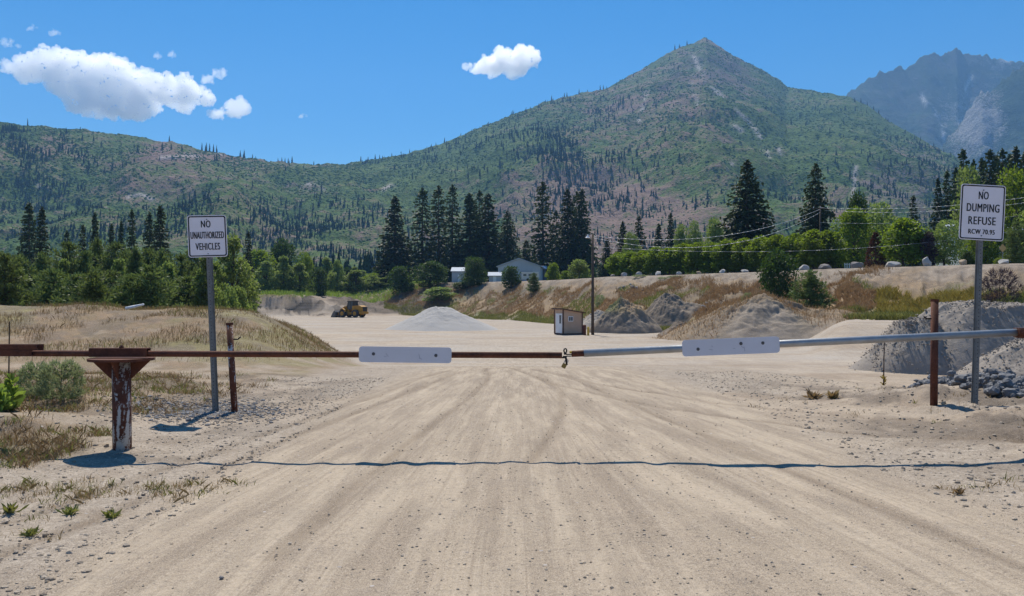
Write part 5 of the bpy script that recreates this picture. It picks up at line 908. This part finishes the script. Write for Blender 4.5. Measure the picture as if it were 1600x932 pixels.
def road_sign(label, px, d, pyb, pyt, w, h, ptop_px, lines, yaw, tilt, ctr):
    x = (px - 800) / F * d; z0 = g1(x, d); H = EYE + (HOR - pyt) / F * d - z0; t = thing('road_sign', label, 'sign', (x, d, z0)); lean = math.atan2((ptop_px - px) / F * d, H); t.rotation_euler = (0, lean, 0)
    bm = bmesh.new(); box(bm, (0, 0, H / 2 - 0.2), (0.040, 0.006, H + 0.36)); box(bm, (-0.026, 0.016, H / 2 - 0.2), (0.010, 0.032, H + 0.36)); box(bm, (0.026, 0.016, H / 2 - 0.2), (0.010, 0.032, H + 0.36)); box(bm, (-0.036, 0.033, H / 2 - 0.2), (0.022, 0.006, H + 0.36)); box(bm, (0.036, 0.033, H / 2 - 0.2), (0.022, 0.006, H + 0.36))
    z = 0.08
    while z < H - 0.03: tube(bm, (0, -0.0037, z), (0, 0.0037, z), 0.0065, None, 8, 1); z += 0.0508
    bm_obj('post', bm, [M['galvpost'], M['hole']], t)
    pc = H - h / 2 + 0.02 + ctr; bm = bmesh.new(); prism(bm, round_rect(w, h, 0.04), -0.0015, 0.0015); p = bm_obj('panel', bm, M['signwhite'], t); p.location = (0, -0.012, pc); p.rotation_euler = (0, tilt, yaw)
    bm = bmesh.new(); o_ = round_rect(w - 0.024, h - 0.024, 0.030); i_ = round_rect(w - 0.056, h - 0.056, 0.020); a = [bm.verts.new((q[0], -0.0040, q[1])) for q in o_]; b = [bm.verts.new((q[0], -0.0040, q[1])) for q in i_]
    for k in range(len(a)): bm.faces.new((a[k], a[(k + 1) % len(a)], b[(k + 1) % len(a)], b[k]))
    bm_obj('border', bm, M['signblack'], p)
    for (tx, lw, lh, lx, lz) in lines: lettering(p, tx, lw * w, lh * h, lx * w, (0.5 - lz) * h)
    for bz in (0.40, -0.42):
        bm = bmesh.new(); tube(bm, (0, -0.012, 0), (0, -0.001, 0), 0.008, None, 6); o = bm_obj('bolt', bm, M['boltgrey'], p); o.location = (0.0, 0, bz * h)
road_sign('white NO DUMPING REFUSE sign on a galvanised post at the right', 1524, 10.9, 635, 291, 0.612, 0.762, 1536, [('NO', 0.215, 0.140, 0.01, 0.195), ('DUMPING', 0.725, 0.145, 0.01, 0.418), ('REFUSE', 0.605, 0.143, 0.0, 0.650), ('RCW 70.95', 0.585, 0.085, 0.0, 0.848)], 0.0, R(1.1), 0.0)
road_sign('white NO UNAUTHORIZED VEHICLES sign on a leaning post at the left', 336, 11.5, 658, 337, 0.535, 0.605, 323, [('NO', 0.235, 0.165, -0.03, 0.21), ('UNAUTHORIZED', 0.84, 0.165, 0.0, 0.475), ('VEHICLES', 0.615, 0.165, 0.0, 0.745)], R(14), R(-3.0) + 0.05, -0.015)

# ------------------------------------------------------------------ things in the pit
sd = 78.0; sx = P(888, 0, sd).x; shed = thing('shed', 'small tan plywood shed with a slanted flat roof and white door', 'shed', (sx, sd, g1(sx, sd)), R(21))
w2, dp = 1.02, 1.0; hl, hr = 2.45, 2.12
bm = bmesh.new()
for y0, y1 in ((-dp, dp),): prism(bm, [(-w2, 0.12), (w2, 0.12), (w2, hr), (-w2, hl)], y0, y1)
bm_obj('walls', bm, M['shed'], shed)
bm = bmesh.new(); ang = math.atan2(hl - hr, 2 * w2); box(bm, (0, 0, (hl + hr) / 2 + 0.05), (2.62, 2.45, 0.09), Matrix.Rotation(ang, 3, 'Y')); bm_obj('roof', bm, M['trim'], shed)
bm = bmesh.new()
for cx_ in (-w2, w2):
    for cy_ in (-dp, dp): box(bm, (cx_, cy_, (hl if cx_ < 0 else hr) / 2 + 0.04), (0.11, 0.11, (hl if cx_ < 0 else hr) - 0.10))
box(bm, (0, 0, 0.08), (2 * w2 + 0.05, 2 * dp + 0.05, 0.14)); bm_obj('corner_trim', bm, M['trim'], shed)
bm = bmesh.new(); box(bm, (-w2 - 0.02, -0.1, 1.12), (0.05, 1.5, 1.9)); dr_ = bm_obj('door', bm, M['white'], shed); bm = bmesh.new(); box(bm, (-w2 - 0.05, -0.45, 1.5), (0.02, 0.42, 0.8)); bm_obj('pane', bm, M['glass'], dr_)
bm = bmesh.new(); box(bm, (0.1 - 0.32, -dp - 0.02, 1.55), (0.50, 0.05, 0.50)); wd = bm_obj('window', bm, M['white'], shed)
bm = bmesh.new(); box(bm, (-0.33, -dp - 0.05, 1.55), (0.16, 0.02, 0.36)); box(bm, (-0.11, -dp - 0.05, 1.55), (0.16, 0.02, 0.36)); bm_obj('pane', bm, M['glass'], wd)
ld = 77.0; lx = P(926, 0, ld).x; lz = g1(lx, ld); H = EYE + (HOR - 366) / F * ld - lz; lp = thing('lamp_pole', 'tall brown wooden pole with a white area lamp beside the shed', 'lamp pole', (lx, ld, lz))
bm = bmesh.new(); tube(bm, (0, 0, -0.3), (0.02, 0, H), 0.155, 0.105, 14); bm_obj('pole', bm, M['pole'], lp, True)
bm = bmesh.new(); tube(bm, (0, 0, H - 0.5), (-0.45, -0.2, H - 0.22), 0.03, None, 8); bm_obj('arm', bm, M['galvpost'], lp)
bm = bmesh.new(); tube(bm, (-0.5, -0.22, H - 0.38), (-0.5, -0.22, H - 0.24), 0.24, 0.10, 18); tube(bm, (-0.5, -0.22, H - 0.24), (-0.5, -0.22, H - 0.06), 0.09, 0.07, 14); bm_obj('lamp_head', bm, M['white'], lp)
for lb, px, py, d, r, h, mt in (('short dark rusty pipe bollard beside the lamp pole', 913, 524, 76.0, 0.17, 0.95, 'rust'), ('short yellow bollard between the rusty one and the lamp pole', 919, 525, 75.2, 0.11, 0.78, 'yellow')):
    x = P(px, 0, d).x; bm = bmesh.new(); tube(bm, (0, 0, -0.2), (0, 0, h), r, None, 18); tube(bm, (0, 0, h), (0, 0, h + 0.04), r, r * 0.6, 18); o = bm_obj('bollard', bm, M[mt]); o.location = (x, d, g1(x, d)); tag(o, lb, 'bollard')
# wheel loader
d = 163.0; x = P(549, 0, d).x; ldr = thing('wheel_loader', 'yellow wheel loader facing left with its dark bucket on the ground', 'wheel loader', (x, d, g1(x, d)), R(152))
bm = bmesh.new(); prism(bm, [(-3.45, 1.05), (-0.9, 1.05), (-0.9, 2.35), (-2.6, 2.45), (-3.35, 2.2), (-3.5, 1.7)], -0.85, 0.85); bm_obj('engine_hood', bm, M['loader'], ldr, False, 0.08)
bm = bmesh.new(); box(bm, (-3.50, 0, 1.72), (0.06, 1.3, 0.95)); bm_obj('grille', bm, M['loaderdk'], ldr); bm = bmesh.new(); box(bm, (-3.2, 0, 0.95), (0.6, 2.4, 0.45)); bm_obj('counterweight', bm, M['loader'], ldr, False, 0.06)
bm = bmesh.new(); box(bm, (-1.3, 0, 0.85), (3.2, 1.1, 0.55)); box(bm, (0.9, 0, 1.05), (1.5, 1.0, 1.0)); prism(bm, [(0.4, 1.5), (1.5, 1.4), (1.3, 2.3), (0.7, 2.35)], -0.5, 0.5); bm_obj('frame', bm, M['loader'], ldr, False, 0.05)
bm = bmesh.new(); prism(bm, [(-1.15, 1.6), (0.35, 1.6), (0.5, 2.2), (0.25, 3.25), (-1.05, 3.25)], -0.70, 0.70); cb = bm_obj('cab', bm, M['glass'], ldr)
bm = bmesh.new()
for yy_ in (-0.71, 0.71):
    for (xa, za, xb, zb2) in ((-1.15, 1.6, -1.05, 3.25), (0.5, 2.2, 0.25, 3.25), (-0.4, 1.6, -0.4, 3.25), (0.35, 1.6, 0.5, 2.2), (-1.15, 1.7, 0.38, 1.7)): tube(bm, (xa, yy_, za), (xb, yy_, zb2), 0.06, None, 6)
bm_obj('cab_pillar', bm, M['loaderdk'], cb); bm = bmesh.new(); box(bm, (-0.4, 0, 3.32), (1.75, 1.65, 0.16)); bm_obj('cab_roof', bm, M['loaderdk'], cb, False, 0.03)
for yy_ in (-0.55, 0.55):
    bm = bmesh.new(); prism(bm, [(0.95, 2.25), (1.25, 2.3), (2.4, 1.55), (3.05, 0.75), (2.9, 0.5), (2.1, 1.2), (0.95, 1.95)], yy_ - 0.09, yy_ + 0.09); bm_obj('lift_arm', bm, M['loader'], ldr)
bm = bmesh.new(); prof = [(2.95, 0.75), (2.90, 0.25), (3.10, 0.03), (4.25, 0.02), (4.25, 0.07), (3.2, 0.12), (3.05, 0.35), (3.10, 1.0), (3.35, 1.35), (3.28, 1.40), (3.0, 1.1)]; prism(bm, prof, -1.4, 1.4)
for yy_ in (-1.43, 1.43): prism(bm, [(2.95, 0.75), (2.9, 0.25), (3.1, 0.03), (4.2, 0.03), (3.9, 0.6), (3.35, 1.35), (3.0, 1.1)], yy_ - 0.03, yy_ + 0.03)
bm_obj('bucket', bm, M['bucketsteel'], ldr)
for wx in (-1.9, 1.35):
    for wy in (-1.05, 1.05):
        bm = bmesh.new(); tube(bm, (0, -0.29, 0), (0, 0.29, 0), 0.80, None, 28); w_ = bm_obj('wheel', bm, M['tyre'], ldr, False, 0.07); w_.location = (wx, wy, 0.80)
        bm = bmesh.new(); tube(bm, (0, -0.31, 0), (0, 0.31, 0), 0.42, None, 20); bm_obj('rim', bm, M['loader'], w_)
        bm = bmesh.new(); 
        for k in range(7): a = R(10 + 26 * k); b = R(10 + 26 * (k + 1)); tube(bm, (0.92 * math.cos(a), 0, 0.92 * math.sin(a)), (0.92 * math.cos(b), 0, 0.92 * math.sin(b)), 0.045, None, 6)
        me = None; bm.free()
for wy in (-1.05, 1.05):
    bm = bmesh.new(); prism(bm, [(0.55, 1.2), (0.75, 1.62), (1.35, 1.85), (1.95, 1.62), (1.95, 1.56), (1.35, 1.78), (0.8, 1.56), (0.62, 1.2)], wy - 0.33, wy + 0.33); bm_obj('fender', bm, M['loader'], ldr)

# ------------------------------------------------------------------ buildings and the rest on the terrace
def base_at(px, d): x = (px - 800) / F * d; return x, g1(x, d)
d = 205.0; x, z = base_at(811, d); bn = thing('barn', 'grey metal barn with a low gable behind the bushes', 'barn', (x, d, z), R(-6)); top = EYE + (HOR - 405) / F * d - z; ev = EYE + (HOR - 417) / F * d - z; hw = 33 / F * d
bm = bmesh.new(); prism(bm, [(-hw, 0), (hw, 0), (hw, ev), (0, top), (-hw, ev)], 0, 16); bm_obj('walls', bm, M['barn'], bn)
bm = bmesh.new(); prism(bm, [(-hw - 0.4, ev - 0.08), (0, top + 0.06), (0, top + 0.26), (-hw - 0.4, ev + 0.12)], -0.4, 16.4); prism(bm, [(0.001, top + 0.06), (hw + 0.4, ev - 0.08), (hw + 0.4, ev + 0.12), (0.001, top + 0.26)], -0.4, 16.4); bm_obj('roof', bm, M['roofmetal'], bn)
bm = bmesh.new(); box(bm, (hw * 0.35, -0.03, 1.5), (3.2, 0.06, 2.9)); bm_obj('door', bm, plain('faded_blue_door', (0.30, 0.33, 0.39), 0.6), bn)
d = 186.0; x, z = base_at(828, d); cp = thing('camper', 'cream camper trailer parked right of the barn bush', 'camper', (x, d, z)); k = d / F
bm = bmesh.new(); prism(bm, [(-13 * k, 0.45), (13 * k, 0.45), (14.5 * k, 1.1), (13.5 * k, 2.0), (-13 * k, 2.0)], -1.1, 1.1); bm_obj('body', bm, M['camper'], cp, False, 0.1); bm = bmesh.new(); box(bm, (0, 0, 2.1), (27 * k, 2.3, 0.14)); bm_obj('roof', bm, M['white'], cp)
for i in range(3): bm = bmesh.new(); box(bm, ((-8 + 8 * i) * k, -1.12, 1.45), (0.7, 0.05, 0.45)); bm_obj('window', bm, M['glass'], cp)
for s_ in (-0.5, 0.5): bm = bmesh.new(); tube(bm, (s_, -1.15, 0.35), (s_, -0.9, 0.35), 0.35, None, 18); bm_obj('wheel', bm, M['tyre'], cp)
def house(name, label, px, d, hwpx, ridge_py, eave_py, depth, wall, roof, rz=0.0, side=True, cat='house', openings=()):
    x, z = base_at(px, d); b = thing(name, label, cat, (x, d, z), R(rz)); hw = hwpx / F * d; tp = EYE + (HOR - ridge_py) / F * d - z; ev = EYE + (HOR - eave_py) / F * d - z
    bm = bmesh.new()
    if side: prism(bm, [(0, 0), (depth, 0), (depth, ev), (depth / 2, tp), (0, ev)], -hw, hw); bmesh.ops.rotate(bm, verts=bm.verts[:], cent=(0, 0, 0), matrix=Matrix.Rotation(R(90), 3, 'Z')); bmesh.ops.scale(bm, verts=bm.verts[:], vec=(1, 1, 1))
    else: prism(bm, [(-hw, 0), (hw, 0), (hw, ev), (0, tp), (-hw, ev)], 0, depth)
    bm_obj('walls', bm, wall, b); bm = bmesh.new(); o = 0.3
    if side:
        prism(bm, [(-o, ev - 0.14), (depth / 2, tp + 0.02), (depth / 2, tp + 0.16), (-o, ev)], -hw - o, hw + o); prism(bm, [(depth / 2 + .001, tp + 0.02), (depth + o, ev - 0.14), (depth + o, ev), (depth / 2 + .001, tp + 0.16)], -hw - o, hw + o); bmesh.ops.rotate(bm, verts=bm.verts[:], cent=(0, 0, 0), matrix=Matrix.Rotation(R(90), 3, 'Z'))
    else: prism(bm, [(-hw - o, ev - 0.1), (0, tp + 0.02), (0, tp + 0.16), (-hw - o, ev + 0.04)], -o, depth + o); prism(bm, [(0.001, tp + 0.02), (hw + o, ev - 0.1), (hw + o, ev + 0.04), (0.001, tp + 0.16)], -o, depth + o)
    bm_obj('roof', bm, roof, b)
    for (kind, ox, oz, ow, oh) in openings:
        bm = bmesh.new(); box(bm, (ox, -0.03, oz), (ow, 0.06, oh)); bm_obj(kind, bm, M['glass'] if kind == 'window' else M['white'], b)
    return b
house('house', 'house with a bright metal roof between the left centre firs and bushes', 715, 205, 9, 418, 424, 7, M['barn'], M['roofmetal'], 0, True, 'house', (('door', 0.5, 1.0, 0.9, 2.0),))
house('shelter', 'small white-roofed shelter left of the barn', 773, 196, 9, 426, 431, 4, M['barn'], M['roofmetal'], 0, True, 'shelter', (('door', 0, 0.8, 0.8, 1.6),))
house('outbuilding', 'dark blue-grey outbuilding right of the barn', 845, 214, 8, 416, 420, 6, plain('slate_siding', (0.13, 0.14, 0.17), 0.7), M['roofmetal'], 0, True, 'outbuilding')
house('garage', 'low dark roofed garage behind the right end of the hedge row', 1310, 112, 18, 397, 404, 6, plain('dark_siding', (0.075, 0.06, 0.055), 0.8), M['roofdark'], 0, True, 'garage', (('window', 0.4, 1.2, 0.7, 0.6),))
house('house', 'pale house with a light roof hidden by trees behind the no dumping sign', 1570, 116, 66, 348, 372, 9, M['white'], M['roofmetal'], 0, True, 'house', (('window', -3.5, 1.5, 1.2, 1.1), ('window', 2.0, 1.5, 1.2, 1.1), ('door', -0.5, 1.05, 0.95, 2.05)))
d = 101.0; x, z = base_at(1334, d); fc = thing('white_fence', 'short white picket fence behind the dark brown boulder', 'fence', (x, d, z)); hw = 14 / F * d
bm = bmesh.new()
for zz_ in (0.35, 0.85): box(bm, (0, 0, zz_), (2 * hw, 0.04, 0.08))
bm_obj('rails', bm, M['white'], fc)
for i in range(9): bm = bmesh.new(); box(bm, (-hw + 2 * hw * i / 8, -0.035, 0.52), (0.12, 0.025, 1.0)); bm_obj('picket', bm, M['white'], fc)
d = 79.0; x, z = base_at(1567, d); ds = thing('diamond_sign', 'faded yellow diamond sign under the right edge trees', 'sign', (x, d, z)); zc = EYE + (HOR - 388) / F * d - z
bm = bmesh.new(); box(bm, (0, 0.03, zc / 2 - 0.1), (0.06, 0.03, zc + 0.2)); bm_obj('post', bm, M['galvpost'], ds); bm = bmesh.new(); prism(bm, round_rect(0.60, 0.60, 0.05), -0.002, 0.002); p = bm_obj('panel', bm, plain('faded_yellow_panel', (0.42, 0.30, 0.12), 0.6), ds); p.location = (0, 0, zc); p.rotation_euler = (0, R(45), R(8))
# power poles and lines
def power_pole(label, px, top, d, arm=True):
    x, z = base_at(px, d); H = EYE + (HOR - top) / F * d - z; t = thing('power_pole', label, 'power pole', (x, d, z)); bm = bmesh.new(); tube(bm, (0, 0, -0.3), (0, 0, H), 0.15, 0.10, 12); bm_obj('pole', bm, M['pole'], t, True)
    bm = bmesh.new(); box(bm, (0, -0.12, H - 0.35), (2.2, 0.10, 0.12)); bm_obj('crossarm', bm, M['pole'], t)
    for s_ in (-0.95, 0, 0.95): bm = bmesh.new(); tube(bm, (s_, -0.12, H - 0.29), (s_, -0.12, H - 0.1), 0.05, 0.03, 10); bm_obj('insulator', bm, M['white'], t)
power_pole('power pole with crossarm in front of the spruce over the hedge row right end', 1282, 322, 108.0)
power_pole('power pole beyond the right picture edge carrying the wires', 1745, 280, 95.0)
def wire(label, p0, d0, p1, d1, sag, r=0.021):
    a = P(*p0, d0); b = P(*p1, d1); bm = bmesh.new(); pr = None
    for i in range(41):
        t = i / 40; p = a.lerp(b, t); p.z -= sag * 4 * t * (1 - t)
        if pr is not None: tube(bm, pr, p, r, None, 5)
        pr = p
    o = bm_obj('power_line', bm, M['wire'], None, True); tag(o, label, 'power line', 'power lines over the terrace'); return o
wire('upper wire from the lamp pole to the power pole by the hedge row', (927, 369), 77, (1282, 327), 107.8, 1.75)
wire('lower wire from the lamp pole to the power pole by the hedge row', (927, 372), 77, (1282, 332), 107.8, 2.5)
wire('low wire crossing in front of the hedge row', (927, 386), 77, (1745, 330), 94.8, 2.1, 0.012)
wire('topmost wire from the hedge row power pole to the right edge', (1282, 325), 107.8, (1745, 284), 94.8, 1.2)
wire('second wire from the hedge row power pole to the right edge', (1290, 329), 107.8, (1745, 292), 94.8, 1.3)
wire('third wire below the pair running right past the no dumping sign', (1282, 348), 107.8, (1745, 318), 94.8, 0.9, 0.012)

# ------------------------------------------------------------------ weeds that stand out
def rosette(name, label, px, d, h, wd, mat, seed, tall=False, group='weeds near the gate'):
    rng = np.random.default_rng(seed); x, z = base_at(px, d); Vs = []
    if tall:
        n = 70; t = rng.uniform(0, 1, n) ** 1.4; a = rng.uniform(0, 6.283, n); C = np.stack([0.012 * np.cos(a), 0.012 * np.sin(a), h * 0.9 * t], 1); Dv = np.stack([np.cos(a), np.sin(a), 0.35 + 0.9 * t], 1); Vs = quads(C, Dv, wd * 0.13 * (1.1 - 0.6 * t), wd * 0.62 * (1.05 - 0.7 * t), rng, 0.7)
    else:
        n = 46; a = rng.uniform(0, 6.283, n); C = rng.normal(0, 0.02, (n, 3)) * [1, 1, 0.2] + [0, 0, 0.01]; Dv = np.stack([np.cos(a), np.sin(a), rng.uniform(0.15, 1.6, n)], 1); Vs = quads(C, Dv, wd * 0.07, rng.uniform(0.4, 0.8, n) * wd, rng, 0.6)
    v, f, r = pack([Vs], rng); t = tag(link(name, np_mesh(name, v, f, False, [M[mat]], None, rnd=r), loc=(x, d, z)), label, 'weed', group)
    if tall: bm = bmesh.new(); tube(bm, (0, 0, -0.03), (0, 0, h), 0.016, 0.008, 8); bm_obj('stem', bm, M['mull'], t)
    return t
rosette('mullein', 'tall light green mullein plant left of the round bush behind the gate', 19, 10.4, 0.48, 0.36, 'mull', 1, True)
rosette('mullein', 'light green mullein plant cut by the left picture edge', -2, 10.2, 0.34, 0.34, 'mull', 2, True)
rosette('weed', 'bright green weed rosette on the gravel at the lower left, larger right one', 175, 5.95, 0.07, 0.115, 'grn', 3); rosette('weed', 'bright green weed on the gravel at the lower left, left of the larger rosette', 112, 6.05, 0.07, 0.115, 'grn', 4); rosette('weed', 'yellowish weed tuft at the lower left edge of the gravel', 48, 5.5, 0.06, 0.10, 'grn', 5)
rosette('weed', 'green weed at the left picture edge below the gate shadow', 17, 6.1, 0.07, 0.13, 'grn', 6); rosette('weed', 'dry tan tuft on the gravel right of the road, nearest one', 1497, 6.7, 0.06, 0.10, 'dry', 7); rosette('weed', 'dry weed clump in front of the cobbles at the right', 1270, 13.2, 0.2, 0.26, 'dry', 8); rosette('weed', 'dry weed clump right of the one nearest the board', 1300, 13.0, 0.2, 0.24, 'dry', 9)
x, z = base_at(1380, 17.5); st = thing('weed_stalk', 'thin dry upright stalk with yellow leaves left of the right rusty post', 'weed', (x, 17.5, z)); H = EYE + (HOR - 534) / F * 17.5 - z
bm = bmesh.new(); tube(bm, (0, 0, -0.05), (0.02, 0, H), 0.016, 0.009, 8); bm_obj('stem', bm, M['redleaf'], st); rng = np.random.default_rng(12); n = 40; a = rng.uniform(0, 6.283, n); v, f, r = pack([quads(np.stack([0 * a, 0 * a, rng.uniform(0.02, 0.3, n)], 1), np.stack([np.cos(a), np.sin(a), rng.uniform(0.3, 1.5, n)], 1), 0.012, 0.09, rng)], rng); link('leaves', np_mesh('leaves', v, f, False, [M['goldweed']], None, rnd=r), st)
x, z = base_at(14, 12.5); bm = bmesh.new(); tube(bm, (0, 0, -0.1), (0.01, 0, EYE + (HOR - 503) / F * 12.5 - z), 0.012, 0.009, 8); o = bm_obj('stake', bm, M['bark']); o.location = (x, 12.5, z); tag(o, 'thin dark stake standing behind the left end of the gate', 'stake')
